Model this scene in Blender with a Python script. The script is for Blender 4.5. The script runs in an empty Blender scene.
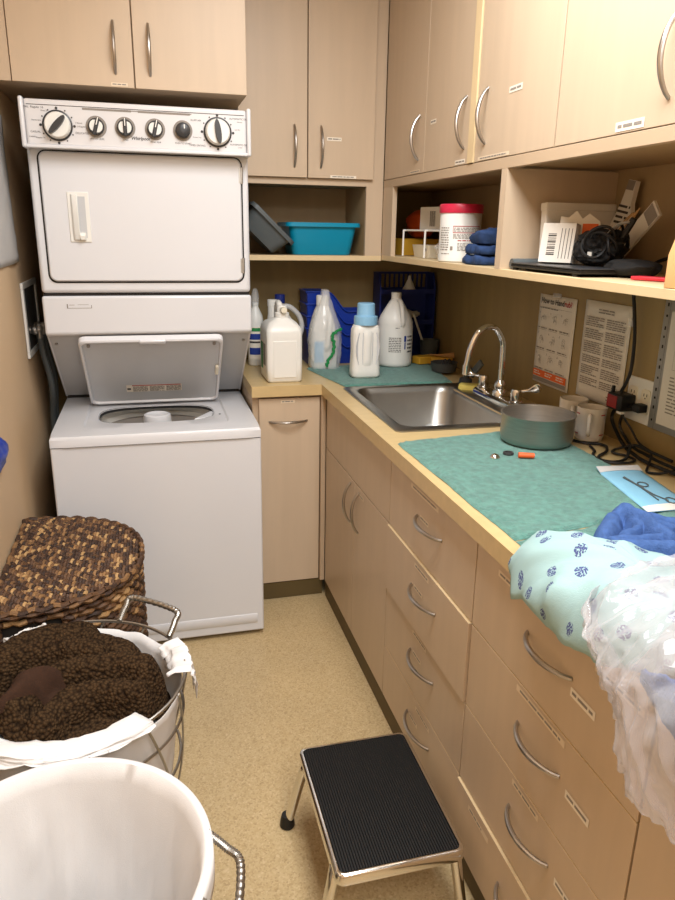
import bpy, bmesh, math, random
from mathutils import Vector, Matrix, noise
from math import sin, cos, pi, sqrt, atan2, radians
random.seed(7)
SC = bpy.context.scene
COL = SC.collection

# ------------------------------------------------------------------ materials
def srgb(r, g, b):
    f = lambda c: (c/255/12.92) if c/255 <= .04045 else ((c/255+.055)/1.055)**2.4
    return (f(r), f(g), f(b), 1)
def mat(name, col, rough=.5, metal=0, var=.0, vscale=8, stretch=(1,1,1), bump=0, bscale=200, spec=.5, alpha=1, trans=0, coat=0, sheen=0, ior=1.45):
    m = bpy.data.materials.new(name); m.use_nodes = True
    nt = m.node_tree; b = nt.nodes['Principled BSDF']
    b.inputs['Base Color'].default_value = col
    b.inputs['Roughness'].default_value = rough; b.inputs['Metallic'].default_value = metal
    b.inputs['Specular IOR Level'].default_value = spec; b.inputs['Alpha'].default_value = alpha
    b.inputs['Transmission Weight'].default_value = trans; b.inputs['Coat Weight'].default_value = coat
    b.inputs['Sheen Weight'].default_value = sheen; b.inputs['IOR'].default_value = ior
    tc = nt.nodes.new('ShaderNodeTexCoord'); mp = nt.nodes.new('ShaderNodeMapping')
    mp.inputs['Scale'].default_value = stretch
    nt.links.new(tc.outputs['Object'], mp.inputs['Vector'])
    m['_'] = 0
    if var:
        n = nt.nodes.new('ShaderNodeTexNoise'); n.inputs['Scale'].default_value = vscale; n.inputs['Detail'].default_value = 6
        nt.links.new(mp.outputs['Vector'], n.inputs['Vector'])
        r = nt.nodes.new('ShaderNodeMapRange'); r.inputs['From Min'].default_value = .3; r.inputs['From Max'].default_value = .7
        r.inputs['To Min'].default_value = 1-var; r.inputs['To Max'].default_value = 1+var
        nt.links.new(n.outputs['Fac'], r.inputs['Value'])
        x = nt.nodes.new('ShaderNodeVectorMath'); x.operation = 'SCALE'
        x.inputs[0].default_value = col[:3]; nt.links.new(r.outputs['Result'], x.inputs['Scale'])
        nt.links.new(x.outputs['Vector'], b.inputs['Base Color'])
    if bump:
        n = nt.nodes.new('ShaderNodeTexNoise'); n.inputs['Scale'].default_value = bscale; n.inputs['Detail'].default_value = 3
        nt.links.new(mp.outputs['Vector'], n.inputs['Vector'])
        bp = nt.nodes.new('ShaderNodeBump'); bp.inputs['Strength'].default_value = bump; bp.inputs['Distance'].default_value = .002
        nt.links.new(n.outputs['Fac'], bp.inputs['Height']); nt.links.new(bp.outputs['Normal'], b.inputs['Normal'])
    del m['_']
    return m
def bsdf(m): return m.node_tree.nodes['Principled BSDF']

M = {}
M['lam'] = mat('tan_laminate', srgb(198,176,150), .42, var=.03, vscale=5, stretch=(6,6,.6))
M['lamedge'] = mat('laminate_edge', srgb(218,194,152), .45, var=.03)
M['carc'] = mat('carcass_tan', srgb(190,166,138), .5, var=.03)
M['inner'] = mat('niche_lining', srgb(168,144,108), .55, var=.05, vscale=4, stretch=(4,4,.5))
M['kick'] = mat('vinyl_base', srgb(92,76,44), .6, var=.08)
M['counter'] = mat('counter_laminate', srgb(198,172,124), .36, var=.05, vscale=14, stretch=(1,3,3))
M['wall'] = mat('painted_wall', srgb(198,170,136), .7, var=.025, vscale=3, bump=.12, bscale=160)
M['splash'] = mat('wall_panel', srgb(150,128,84), .55, var=.09, vscale=6, stretch=(3,3,.5))
M['ceil'] = mat('ceiling_white', srgb(225,220,210), .9)
M['white'] = mat('appliance_white', srgb(216,216,219), .3, coat=.15, var=.012, vscale=4)
M['white2'] = mat('lid_grey', srgb(190,191,193), .4, var=.02)
M['panelw'] = mat('console_panel', srgb(214,212,213), .35)
M['gap'] = mat('dark_gap', srgb(40,36,33), .8)
M['plast'] = mat('white_plastic', srgb(228,226,220), .35, var=.015)
M['cream'] = mat('cream_plastic', srgb(226,218,198), .4)
M['dkplast'] = mat('charcoal_plastic', srgb(52,52,54), .35)
M['black'] = mat('black_rubber', srgb(20,19,19), .5)
M['blackm'] = mat('black_fabric', srgb(22,21,21), .8, bump=.4, bscale=400)
M['chrome'] = mat('chrome', (.75,.74,.72,1), .12, 1)
M['steel'] = mat('brushed_steel', (.42,.40,.37,1), .46, 1, var=.06, vscale=20, stretch=(1,1,12))
M['steelsink'] = mat('sink_steel', (.36,.345,.32,1), .34, 1, var=.06, vscale=12)
M['handle'] = mat('satin_nickel', (.46,.43,.40,1), .3, 1)
M['wire'] = mat('wire_metal', (.40,.38,.35,1), .35, 1)
M['paper'] = mat('paper', srgb(222,216,206), .75, var=.02)
M['label'] = mat('label_tape', srgb(224,206,180), .5)
M['labelw'] = mat('label_white', srgb(236,226,210), .5)
M['ink'] = mat('ink', srgb(62,58,56), .7)
M['inkl'] = mat('ink_light', srgb(140,132,124), .7)
M['inkr'] = mat('ink_red', srgb(178,40,44), .7)
M['redpan'] = mat('dark_red_panel', srgb(140,34,30), .5)
M['inko'] = mat('ink_orange', srgb(226,104,44), .7)
M['inkb'] = mat('ink_blue', srgb(32,58,140), .6)
M['inkg'] = mat('ink_green', srgb(40,130,70), .6)
M['teal'] = mat('teal_plastic', srgb(10,142,178), .35, var=.02)
M['grayp'] = mat('grey_plastic', srgb(84,90,92), .38, var=.04)
M['bluep'] = mat('blue_plastic', srgb(20,52,150), .35)
M['bluedk'] = mat('navy_plastic', srgb(24,40,112), .4)
M['capb'] = mat('pale_blue_cap', srgb(140,188,220), .35)
M['redlid'] = mat('crimson_lid', srgb(204,40,72), .35)
M['pink'] = mat('red_cover', srgb(214,48,62), .45)
M['yellow'] = mat('yellow_plastic', srgb(214,164,50), .5)
M['sponge'] = mat('yellow_sponge', srgb(224,206,110), .9, bump=.8, bscale=260, var=.08, vscale=40)
M['orange'] = mat('orange_plastic', srgb(230,98,44), .45)
M['kraft'] = mat('kraft_card', srgb(206,158,104), .8, var=.03)
M['greenp'] = mat('green_tie', srgb(20,128,66), .5)
M['bowlg'] = mat('dark_grey_bowl', srgb(70,70,68), .5)
M['mug'] = mat('ceramic_mug', srgb(222,214,204), .25, coat=.3)
M['wood'] = mat('wooden_swab', srgb(190,150,100), .7)
M['liner'] = mat('white_cotton', srgb(220,217,215), .85, var=.02, vscale=5, bump=.25, bscale=500)
M['brownsoft'] = mat('brown_plush', srgb(54,36,26), .9, var=.15, vscale=30, bump=.5, bscale=300, spec=.15)
M['bluecloth'] = mat('blue_cotton', srgb(62,92,146), .9, var=.18, vscale=70, bump=1, bscale=260)
M['navycloth'] = mat('navy_cotton', srgb(38,62,104), .9, var=.16, vscale=60, bump=.7, bscale=350)
M['clear'] = mat('clear_plastic', (.9,.92,.93,1), .12, alpha=.28, spec=.8)
M['film'] = mat('clear_film', (.92,.92,.92,1), .12, alpha=.34, spec=1)
M['sheet'] = mat('grey_sheet', srgb(196,194,192), .4, var=.03)
M['pouch'] = mat('pouch_blue', srgb(134,188,214), .3, var=.05, vscale=20)

# green terry: fine loop pile
def terry(name, c, amt):
    m = mat(name, c, .95, var=.24, vscale=70, bump=1, bscale=380, sheen=.25)
    for n in m.node_tree.nodes:
        if n.type == 'BUMP': n.inputs['Distance'].default_value = amt
    return m
M['green'] = terry('green_terry', srgb(84,138,126), .006)
M['green2'] = terry('dark_green_terry', srgb(80,132,120), .006)

# speckled sheet vinyl floor
def floor_mat():
    m = mat('speckled_vinyl', srgb(200,166,118), .38); nt = m.node_tree; b = bsdf(m)
    tc = nt.nodes.new('ShaderNodeTexCoord')
    v = nt.nodes.new('ShaderNodeTexVoronoi'); v.inputs['Scale'].default_value = 230
    nt.links.new(tc.outputs['Object'], v.inputs['Vector'])
    n = nt.nodes.new('ShaderNodeTexNoise'); n.inputs['Scale'].default_value = 4; n.inputs['Detail'].default_value = 5
    nt.links.new(tc.outputs['Object'], n.inputs['Vector'])
    cr = nt.nodes.new('ShaderNodeValToRGB'); e = cr.color_ramp.elements
    e[0].position = 0; e[0].color = srgb(166,140,98); e[1].position = 1; e[1].color = srgb(212,188,148)
    for p, c in ((.3, srgb(188,162,118)), (.5, srgb(195,170,126)), (.75, srgb(199,174,132))):
        q = e.new(p); q.color = c
    nt.links.new(v.outputs['Color'], cr.inputs['Fac'])
    mx = nt.nodes.new('ShaderNodeMix'); mx.data_type = 'RGBA'; mx.blend_type = 'MULTIPLY'; mx.inputs['Factor'].default_value = .25
    nt.links.new(cr.outputs['Color'], mx.inputs[6]); nt.links.new(n.outputs['Fac'], mx.inputs[7])
    nt.links.new(mx.outputs[2], b.inputs['Base Color'])
    return m
M['floor'] = floor_mat()

# woven seagrass: tint attribute per strand
def wicker_mat():
    m = mat('woven_seagrass', srgb(70,46,30), .6, bump=.6, bscale=300); nt = m.node_tree; b = bsdf(m)
    at = nt.nodes.new('ShaderNodeAttribute'); at.attribute_name = 'tint'
    cr = nt.nodes.new('ShaderNodeValToRGB'); e = cr.color_ramp.elements
    e[0].position = 0; e[0].color = srgb(44,28,20); e[1].position = 1; e[1].color = srgb(172,136,90)
    for p, c in ((.5, srgb(72,48,32)), (.76, srgb(100,70,44)), (.9, srgb(138,102,64))):
        q = e.new(p); q.color = c
    nt.links.new(at.outputs['Fac'], cr.inputs['Fac']); nt.links.new(cr.outputs['Color'], b.inputs['Base Color'])
    return m
M['wicker'] = wicker_mat()

# sherpa fleece: curly cells
def fleece_mat():
    m = mat('brown_sherpa', srgb(66,46,30), 1, spec=.05); nt = m.node_tree; b = bsdf(m)
    tc = nt.nodes.new('ShaderNodeTexCoord')
    v = nt.nodes.new('ShaderNodeTexVoronoi'); v.inputs['Scale'].default_value = 150; v.feature = 'F1'
    nt.links.new(tc.outputs['Object'], v.inputs['Vector'])
    cr = nt.nodes.new('ShaderNodeValToRGB'); e = cr.color_ramp.elements
    e[0].color = srgb(74,56,38); e[0].position = .15; e[1].color = srgb(36,26,18); e[1].position = .8
    nt.links.new(v.outputs['Distance'], cr.inputs['Fac']); nt.links.new(cr.outputs['Color'], b.inputs['Base Color'])
    bp = nt.nodes.new('ShaderNodeBump'); bp.invert = True; bp.inputs['Strength'].default_value = .9; bp.inputs['Distance'].default_value = .006
    nt.links.new(v.outputs['Distance'], bp.inputs['Height']); nt.links.new(bp.outputs['Normal'], b.inputs['Normal'])
    return m
M['fleece'] = fleece_mat()

# mint gown with scattered navy rosettes
def gown_mat():
    m = mat('mint_gown', srgb(152,182,182), .85, bump=.3, bscale=500); nt = m.node_tree; b = bsdf(m)
    at = nt.nodes.new('ShaderNodeAttribute'); at.attribute_name = 'flat'
    rot = nt.nodes.new('ShaderNodeMapping'); rot.inputs['Rotation'].default_value = (0,0,.5); nt.links.new(at.outputs['Vector'], rot.inputs['Vector'])
    v = nt.nodes.new('ShaderNodeTexVoronoi'); v.voronoi_dimensions = '2D'; v.inputs['Scale'].default_value = 17.5; v.inputs['Randomness'].default_value = .35
    nt.links.new(rot.outputs['Vector'], v.inputs['Vector'])
    lt = nt.nodes.new('ShaderNodeMath'); lt.operation = 'LESS_THAN'; lt.inputs[1].default_value = .19; nt.links.new(v.outputs['Distance'], lt.inputs[0])
    n = nt.nodes.new('ShaderNodeTexVoronoi'); n.voronoi_dimensions = '2D'; n.inputs['Scale'].default_value = 330; nt.links.new(at.outputs['Vector'], n.inputs['Vector'])
    l2 = nt.nodes.new('ShaderNodeMath'); l2.operation = 'LESS_THAN'; l2.inputs[1].default_value = .52; nt.links.new(n.outputs['Distance'], l2.inputs[0])
    mu = nt.nodes.new('ShaderNodeMath'); mu.operation = 'MULTIPLY'; nt.links.new(lt.outputs[0], mu.inputs[0]); nt.links.new(l2.outputs[0], mu.inputs[1])
    mx = nt.nodes.new('ShaderNodeMix'); mx.data_type = 'RGBA'; mx.inputs[6].default_value = srgb(152,182,182); mx.inputs[7].default_value = srgb(66,74,122)
    nt.links.new(mu.outputs[0], mx.inputs['Factor']); nt.links.new(mx.outputs[2], b.inputs['Base Color'])
    return m
M['gown'] = gown_mat()

# thin crumpled polythene
def bag_mat():
    m = bpy.data.materials.new('polythene_bag'); m.use_nodes = True; nt = m.node_tree; nt.nodes.clear()
    o = nt.nodes.new('ShaderNodeOutputMaterial')
    t = nt.nodes.new('ShaderNodeBsdfTransparent'); t.inputs[0].default_value = (.93,.92,.93,1)
    d = nt.nodes.new('ShaderNodeBsdfPrincipled'); d.inputs['Base Color'].default_value = srgb(218,216,218); d.inputs['Roughness'].default_value = .1
    d.inputs['Specular IOR Level'].default_value = .8
    lw = nt.nodes.new('ShaderNodeLayerWeight'); lw.inputs['Blend'].default_value = .35
    r = nt.nodes.new('ShaderNodeMapRange'); r.inputs['To Min'].default_value = .23; r.inputs['To Max'].default_value = .62
    nt.links.new(lw.outputs['Facing'], r.inputs['Value'])
    mx = nt.nodes.new('ShaderNodeMixShader'); nt.links.new(r.outputs['Result'], mx.inputs[0])
    nt.links.new(t.outputs[0], mx.inputs[1]); nt.links.new(d.outputs[0], mx.inputs[2]); nt.links.new(mx.outputs[0], o.inputs[0])
    return m
M['bag'] = bag_mat()

# ------------------------------------------------------------------ mesh builder
class MB:
    def __init__(s): s.v = []; s.f = []; s.m = []; s.mi = 0; s.x = None; s.tint = None; s.t = []; s.flat = None
    def av(s, p):
        p = Vector(p)
        if s.x is not None: p = s.x @ p
        s.v.append(p); s.t.append(s.tint or 0.0); return len(s.v)-1
    def af(s, *i): s.f.append(list(i)); s.m.append(s.mi)
    def box(s, x0, x1, y0, y1, z0, z1):
        i = [s.av(p) for p in ((x0,y0,z0),(x1,y0,z0),(x1,y1,z0),(x0,y1,z0),(x0,y0,z1),(x1,y0,z1),(x1,y1,z1),(x0,y1,z1))]
        for a in ((0,3,2,1),(4,5,6,7),(0,1,5,4),(1,2,6,5),(2,3,7,6),(3,0,4,7)): s.af(*[i[k] for k in a])
        return s
    def quad(s, a, b, c, d): s.af(*[s.av(p) for p in (a,b,c,d)]); return s
    def rings(s, rs, close=True, cap0=False, cap1=False):
        ids = [[s.av(p) for p in r] for r in rs]; n = len(ids[0])
        for a, b in zip(ids, ids[1:]):
            for k in range(n if close else n-1):
                s.af(a[k], a[(k+1) % n], b[(k+1) % n], b[k])
        if cap0: s.af(*ids[0][::-1])
        if cap1: s.af(*ids[-1])
        return s
    def lathe(s, prof, c=(0,0,0), n=32, cap0=True, cap1=True):
        s.rings([[(c[0]+r*cos(2*pi*k/n), c[1]+r*sin(2*pi*k/n), c[2]+z) for k in range(n)] for r, z in prof], True, cap0, cap1); return s
    def cyl(s, p0, p1, r0, r1=None, n=20, caps=True):
        return s.tube([p0, p1], [r0, r0 if r1 is None else r1], n, caps)
    def tube(s, pts, r, n=8, caps=True, closed=False, flat=1):
        pts = [Vector(p) for p in pts]; N = len(pts)
        if not isinstance(r, (list, tuple)): r = [r]*N
        up = None; rs = []
        for i, p in enumerate(pts):
            if closed: t = pts[(i+1) % N]-pts[i-1]
            else: t = pts[min(i+1, N-1)]-pts[max(i-1, 0)]
            t.normalize()
            if up is None:
                up = Vector((0,0,1)) if abs(t.z) < .9 else Vector((1,0,0))
            a = t.cross(up)
            if a.length < 1e-6: a = t.orthogonal()
            a.normalize(); up = a.cross(t).normalized()
            rs.append([p+(a*cos(2*pi*k/n)+up*sin(2*pi*k/n)*flat)*r[i] for k in range(n)])
        if closed: rs.append(rs[0])
        s.rings(rs, True, caps and not closed, caps and not closed); return s
    def prism(s, poly, ax, a, b):
        def P(u, v, w): return {'x':(w,u,v),'y':(u,w,v),'z':(u,v,w)}[ax]
        s.rings([[P(u,v,a) for u, v in poly],[P(u,v,b) for u, v in poly]], True, True, True); return s
    def grid(s, fn, nu, nv, wrapu=False):
        ids = [[s.av(fn(i/(nu if wrapu else nu-1) , j/(nv-1))) for j in range(nv)] for i in range(nu)]
        for i in range(nu if wrapu else nu-1):
            for j in range(nv-1):
                a = ids[i]; b = ids[(i+1) % nu]; s.af(a[j], b[j], b[j+1], a[j+1])
        return s
    def ball(s, c, rx, ry=None, rz=None, n=16, m=10):
        ry = ry or rx; rz = rz or rx
        s.rings([[(c[0]+rx*sin(pi*j/m)*cos(2*pi*k/n), c[1]+ry*sin(pi*j/m)*sin(2*pi*k/n), c[2]-rz*cos(pi*j/m)) for k in range(n)] for j in [.02]+list(range(1,m))+[m-.02]], True, True, True); return s

def root_of(o):
    while o.parent: o = o.parent
    return o
def P(name, mb, mats, parent=None, bev=0, seg=2, ang=35, label=None, solid=0):
    """link a builder as one mesh object (world coordinates are kept)"""
    if not isinstance(mats, (list, tuple)): mats = [mats]
    me = bpy.data.meshes.new(name)
    if parent: off = Vector(root_of(parent).location)
    else:
        xs = [p.x for p in mb.v]; ys = [p.y for p in mb.v]; zs = [p.z for p in mb.v]
        off = Vector(((min(xs)+max(xs))/2, (min(ys)+max(ys))/2, min(zs)))
    me.from_pydata([tuple(p-off) for p in mb.v], [], mb.f)
    for m in mats: me.materials.append(m)
    me.polygons.foreach_set('material_index', mb.m)
    if any(mb.t):
        a = me.attributes.new('tint', 'FLOAT', 'POINT'); a.data.foreach_set('value', mb.t)
    if mb.flat:
        a = me.attributes.new('flat', 'FLOAT_VECTOR', 'POINT'); a.data.foreach_set('vector', [q for p in mb.flat for q in p])
    bm = bmesh.new(); bm.from_mesh(me); bmesh.ops.recalc_face_normals(bm, faces=bm.faces); bm.to_mesh(me); bm.free()
    me.shade_smooth(); me.set_sharp_from_angle(angle=radians(ang))
    o = bpy.data.objects.new(name, me); COL.objects.link(o)
    if parent: o.parent = parent
    else: o.location = off
    if solid:
        d = o.modifiers.new('thickness','SOLIDIFY'); d.thickness = solid; d.offset = 0
    if bev:
        d = o.modifiers.new('edge','BEVEL'); d.width = bev; d.segments = seg; d.limit_method = 'ANGLE'; d.angle_limit = radians(40)
    if label: o['label'] = label
    return o
def T(name, label, cat, loc, group=None):
    o = bpy.data.objects.new(name, None); COL.objects.link(o); o.location = loc; o.empty_display_size = .05
    return tag(o, label, cat, group)
def tag(o, label, cat, group=None):
    o['label'] = label; o['category'] = cat
    if group: o['group'] = group
    return o
def S(name, mb, m, bev=0):
    o = P(name, mb, m, None, bev); o['kind'] = 'structure'; return o
def dup(o, loc, label=None):
    r = o.copy(); COL.objects.link(r); r.location = loc
    if label: r['label'] = label
    for ch in o.children:
        c = ch.copy(); COL.objects.link(c); c.parent = r
        for g in ch.children:
            d = g.copy(); COL.objects.link(d); d.parent = c
    return r
def text(mb, s, size, o, u, v, align='CENTER', bold=0, shear=0):
    """flat lettering: o origin, u reading direction, v up direction (world)"""
    cu = bpy.data.curves.new('t','FONT'); cu.body = s; cu.size = size; cu.align_x = align; cu.align_y = 'CENTER'; cu.resolution_u = 3; cu.offset = bold; cu.shear = shear
    ob = bpy.data.objects.new('t', cu); COL.objects.link(ob)
    dg = bpy.context.evaluated_depsgraph_get(); dg.update()
    me = bpy.data.meshes.new_from_object(ob.evaluated_get(dg))
    o, u, v = Vector(o), Vector(u), Vector(v)
    b = len(mb.v)
    for p in me.vertices: mb.av(o+u*p.co.x+v*p.co.y)
    for f in me.polygons: mb.af(*[b+i for i in f.vertices])
    bpy.data.objects.remove(ob); bpy.data.curves.remove(cu); bpy.data.meshes.remove(me)
def rect(mb, o, u, v, a0, a1, b0, b1):
    o, u, v = Vector(o), Vector(u), Vector(v)
    mb.quad(o+u*a0+v*b0, o+u*a1+v*b0, o+u*a1+v*b1, o+u*a0+v*b1)
def dashes(mb, o, u, v, a0, a1, b0, b1, rows, rnd, fill=.62, full=.12):
    """lines of unreadable fine print"""
    h = (b1-b0)/rows
    for r in range(rows):
        a = a0
        e = a1 - (rnd.random()*.35*(a1-a0) if rnd.random() < full else 0)
        while a < e:
            w = min(rnd.uniform(1.2, 4)*h, e-a)
            rect(mb, o, u, v, a, a+w, b1-(r+.5+fill/2)*h, b1-(r+.5-fill/2)*h); a += w+h*.45
def sell(cx, cy, hx, hy, p, z, n=72):
    """superellipse ring"""
    out = []
    for k in range(n):
        t = 2*pi*k/n; c, s_ = cos(t), sin(t)
        r = (abs(c)**p+abs(s_)**p)**(-1/p)
        out.append((cx+hx*r*c, cy+hy*r*s_, z))
    return out
def rrect(cx, cy, hx, hy, r, z, n=8):
    out = []
    for (sx, sy, a0) in ((1,1,0),(-1,1,pi/2),(-1,-1,pi),(1,-1,3*pi/2)):
        for k in range(n+1):
            a = a0+pi/2*k/n; out.append((cx+sx*(hx-r)+r*cos(a), cy+sy*(hy-r)+r*sin(a), z))
    return out
def fbm(x, y, z=0, o=4): return noise.fractal(Vector((x,y,z)), 1.0, 2.0, o)
def clamp(x, a=0, b=1): return max(a, min(b, x))
def sstep(a, b, x):
    t = clamp((x-a)/(b-a)); return t*t*(3-2*t)
def smoothpath(pts, n=8):
    pts = [Vector(p) for p in pts]; out = []
    for i in range(len(pts)-1):
        p0 = pts[max(i-1,0)]; p1 = pts[i]; p2 = pts[i+1]; p3 = pts[min(i+2,len(pts)-1)]
        for k in range(n):
            t = k/n
            out.append(.5*((2*p1)+(p2-p0)*t+(2*p0-5*p1+4*p2-p3)*t*t+(3*p1-p0-3*p2+p3)*t**3))
    out.append(pts[-1]); return out
X, Y, Z = Vector((1,0,0)), Vector((0,1,0)), Vector((0,0,1))

# ------------------------------------------------------------------ room
XL, XR, YB, YF, ZC = -.43, 1.29, 3.22, -1.6, 2.55
S('floor', MB().box(XL-.1, XR+.1, YF-.1, YB+.1, -.1, 0), M['floor'])
S('ceiling', MB().box(XL-.1, XR+.1, YF-.1, YB+.1, ZC, ZC+.1), M['ceil'])
S('wall_left', MB().box(XL-.1, XL, YF, YB, 0, ZC), M['wall'])
S('wall_right', MB().box(XR, XR+.1, YF, YB, 0, ZC), M['splash'])
S('wall_back', MB().box(XL-.1, XR+.1, YB, YB+.1, 0, ZC), M['splash'])
S('wall_front', MB().box(XL-.1, XR+.1, YF-.1, YF, 0, ZC), M['wall'])

# ------------------------------------------------------------------ cabinets
def bow(mb, a, b, n, depth, r=.0052):
    """arched bar handle from a to b standing off along n"""
    a, b, n = Vector(a), Vector(b), Vector(n)
    pts = []; rr = []
    for k in range(17):
        t = k/16; pts.append(a.lerp(b, t)+n*(depth*(1-(2*t-1)**2)**.8)); rr.append(r*(.8+.3*sin(pi*t)))
    mb.tube(pts, rr, 10)
    return mb
LR = random.Random(3)
def strip(parent, o, u, v, w, h, paper='label', n=None, rows=1):
    """adhesive label with a line of tiny print; o = lower corner on the surface"""
    o, u, v = Vector(o), Vector(u), Vector(v); n = u.cross(v).normalized()
    mb = MB()
    rect(mb, o+n*.0009, u, v, 0, w, 0, h); mb.mi = 1
    dashes(mb, o+n*.0014, u, v, w*.08, w*.92, h*.25, h*.8, rows, LR, .6)
    P('label_strip', mb, [M[paper], M['inkl']], parent)
nR = Vector((-1,0,0))   # fronts of the right-hand run look towards -x
uR, vR = Vector((0,-1,0)), Z   # reading direction on those fronts
DX = .645
def front(x0, y0, y1, z0, z1, g=.0018, t=.018): return MB().box(x0, x0+t, y0+g, y1-g, z0+g, z1-g)

# sink base
t = T('sink_base_cabinet', 'tan sink cabinet with two doors and a plain top panel beside the corner', 'cabinet', (.95,2.23,0))
P('body', MB().box(DX+.019, 1.285, 1.8325, 2.618, .004, .69).box(DX+.019, .672, 1.8325, 2.618, .69, .872), M['carc'], t)
P('toe_board', MB().box(DX+.004, DX+.018, 1.832, 2.618, .002, .074), M['kick'], t)
P('false_front', front(DX, 1.832, 2.618, .66, .862), M['lam'], t, .001)
for (a, b, hy) in ((2.205, 2.618, 2.25), (1.832, 2.205, 2.145)):
    d = P('door', front(DX, a, b, .075, .66), M['lam'], t, .001)
    P('handle', bow(MB(), (DX,hy,.642), (DX,hy,.492), nR, .026), M['handle'], d)
strip(t, (DX, 2.165, .628), uR, vR, .075, .012)

def drawers(name, label, y0, y1, hy0, hy1, ajar):
    t = T(name, label, 'cabinet', (.95,(y0+y1)/2,0))
    P('body', MB().box(DX+.019, 1.285, y0+.0005, y1-.0005, .004, .872), M['carc'], t)
    P('toe_board', MB().box(DX+.004, DX+.018, y0, y1, .002, .074), M['kick'], t)
    lv = [.075, .253, .455, .6605, .862]
    ds = []
    for k in range(4):
        x0 = DX-ajar.get(k, 0)
        mb = front(x0, y0, y1, lv[k], lv[k+1])
        mb.mi = 1; mb.box(x0+.0003, x0+.018, y0+.0025, y1-.0025, lv[k+1]-.0018, lv[k+1]-.0008)
        d = P('drawer', mb, [M['lam'], M['lamedge']], t, .001)
        hz = (.173, .376, .576, .775)[k]
        P('handle', bow(MB(), (x0,hy0,hz), (x0,hy1,hz), nR, .028), M['handle'], d)
        ds.append((d, x0, hz))
    return t, ds
t, ds = drawers('drawer_cabinet', 'tan four-drawer cabinet next to the sink doors, behind the step stool', 1.2605, 1.8315, 1.612, 1.446, {2: .006})
for k, (w, y) in {3: (.19,1.665), 2: (.10,1.597)}.items():
    strip(ds[k][0], (ds[k][1], y, (.835,.635)[3-k]), uR, vR, w, .014)
for k in (3, 2, 1, 0): strip(ds[k][0], (ds[k][1], 1.592, ds[k][2]-.002), uR, vR, .06, .013)
strip(ds[0][0], (ds[0][1], 1.55, .222), uR, vR, .1, .012)
strip(ds[1][0], (ds[1][1], 1.60, .432), uR, vR, .1, .012)
t, ds = drawers('drawer_cabinet', 'tan four-drawer cabinet with long printed labels below the mint gown', .6895, 1.2595, 1.034, .884, {0: .006})
for k, z, y, w, h in ((3,.828,1.16,.1,.014),(3,.828,.83,.12,.014),(2,.638,1.05,.17,.014),(1,.432,1.03,.1,.014),(0,.22,1.19,.1,.014)):
    strip(ds[k][0], (ds[k][1], y, z), uR, vR, w, h)
for k, y in ((3,.884),(2,.862),(1,.86)): strip(ds[k][0], (ds[k][1], y, (.0,.36,.553,.744)[k]), uR, vR, .07, .017, 'labelw')
P('screw_hole', MB().lathe([(.0022,0),(.0022,.0006)], (0,0,0), 10), M['gap'], ds[3][0]).matrix_local = Matrix.Translation(Vector((DX-.0006,1.128,.80))-t.location) @ Matrix.Rotation(pi/2,4,'Y')
t = T('base_cabinet', 'tan door-fronted base cabinet under the clear plastic bag, nearest the camera', 'cabinet', (.95,.40,0))
P('body', MB().box(DX+.019, 1.285, .1205, .688, .004, .872), M['carc'], t)
P('toe_board', MB().box(DX+.004, DX+.018, .12, .6885, .002, .074), M['kick'], t)
d = P('door', front(DX, .12, .6885, .075, .862), M['lam'], t, .001)
P('handle', bow(MB(), (DX,.17,.80), (DX,.17,.65), nR, .028), M['handle'], d)
t = T('base_cabinet', 'tan narrow base cabinet with a single door right of the washer', 'cabinet', (.49,2.93,0))
DY = 2.639
P('body', MB().box(.3605, .624, DY+.019, 3.215, .004, .872), M['carc'], t)
P('toe_board', MB().box(.3605, .640, DY+.004, DY+.018, .002, .074), M['kick'], t)
d = P('door', MB().box(.384, .6225, DY, DY+.018, .078, .861), M['lam'], t, .001)
P('handle', bow(MB(), (.422,DY,.77), (.572,DY,.77), (0,-1,0), .028), M['handle'], d)
strip(d, (.468, DY, .842), X, Z, .055, .012)
P('corner_filler', MB().box(.626, .6435, 2.622, 2.66, .076, .872), M['carc'], t)

# worktop (L, with the sink cut out) ; top .915
W0, W1 = .873, .915
mb = MB()
for x0, x1, y0, y1 in ((.625,1.289,2.52,3.219),(.354,.625,2.62,3.219),(.625,.70,1.93,2.52),(1.10,1.289,1.93,2.52),(.625,1.289,.10,1.93)):
    mb.box(x0, x1, y0, y1, W0, W1)
mb.mi = 1
tag(P('countertop', mb, [M['counter']]*2), 'yellow-tan wood-pattern laminate worktop running around the corner', 'countertop')

# upper cabinets ------------------------------------------------------------
UX, UY = .937, 2.892
# open shelf row on the right wall
t = T('open_shelf', 'long tan open shelf row under the right wall cabinets, holding wipes and cartons', 'shelf', (1.12,1.7,1.369))
P('shelf_board', MB().box(UX, 1.287, .30, 2.888, 1.369, 1.389), M['lamedge'], t, .001)
P('shelf_board', MB().box(UX+.02, 1.287, 2.888, 3.218, 1.369, 1.389), M['carc'], t)
P('top_rail', MB().box(UX, UX+.02, .30, 2.888, 1.648, 1.676), M['carc'], t, .0008)
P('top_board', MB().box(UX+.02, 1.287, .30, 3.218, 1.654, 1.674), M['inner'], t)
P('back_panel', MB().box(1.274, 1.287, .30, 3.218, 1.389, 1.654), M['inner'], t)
P('divider', MB().box(UX, 1.274, 1.835, 1.867, 1.389, 1.648), M['lam'], t)
P('divider', MB().box(UX, 1.274, .45, .47, 1.389, 1.648), M['lam'], t)
P('end_stile', MB().box(UX, UX+.018, 2.772, 2.888, 1.389, 1.648), M['lam'], t)
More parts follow.
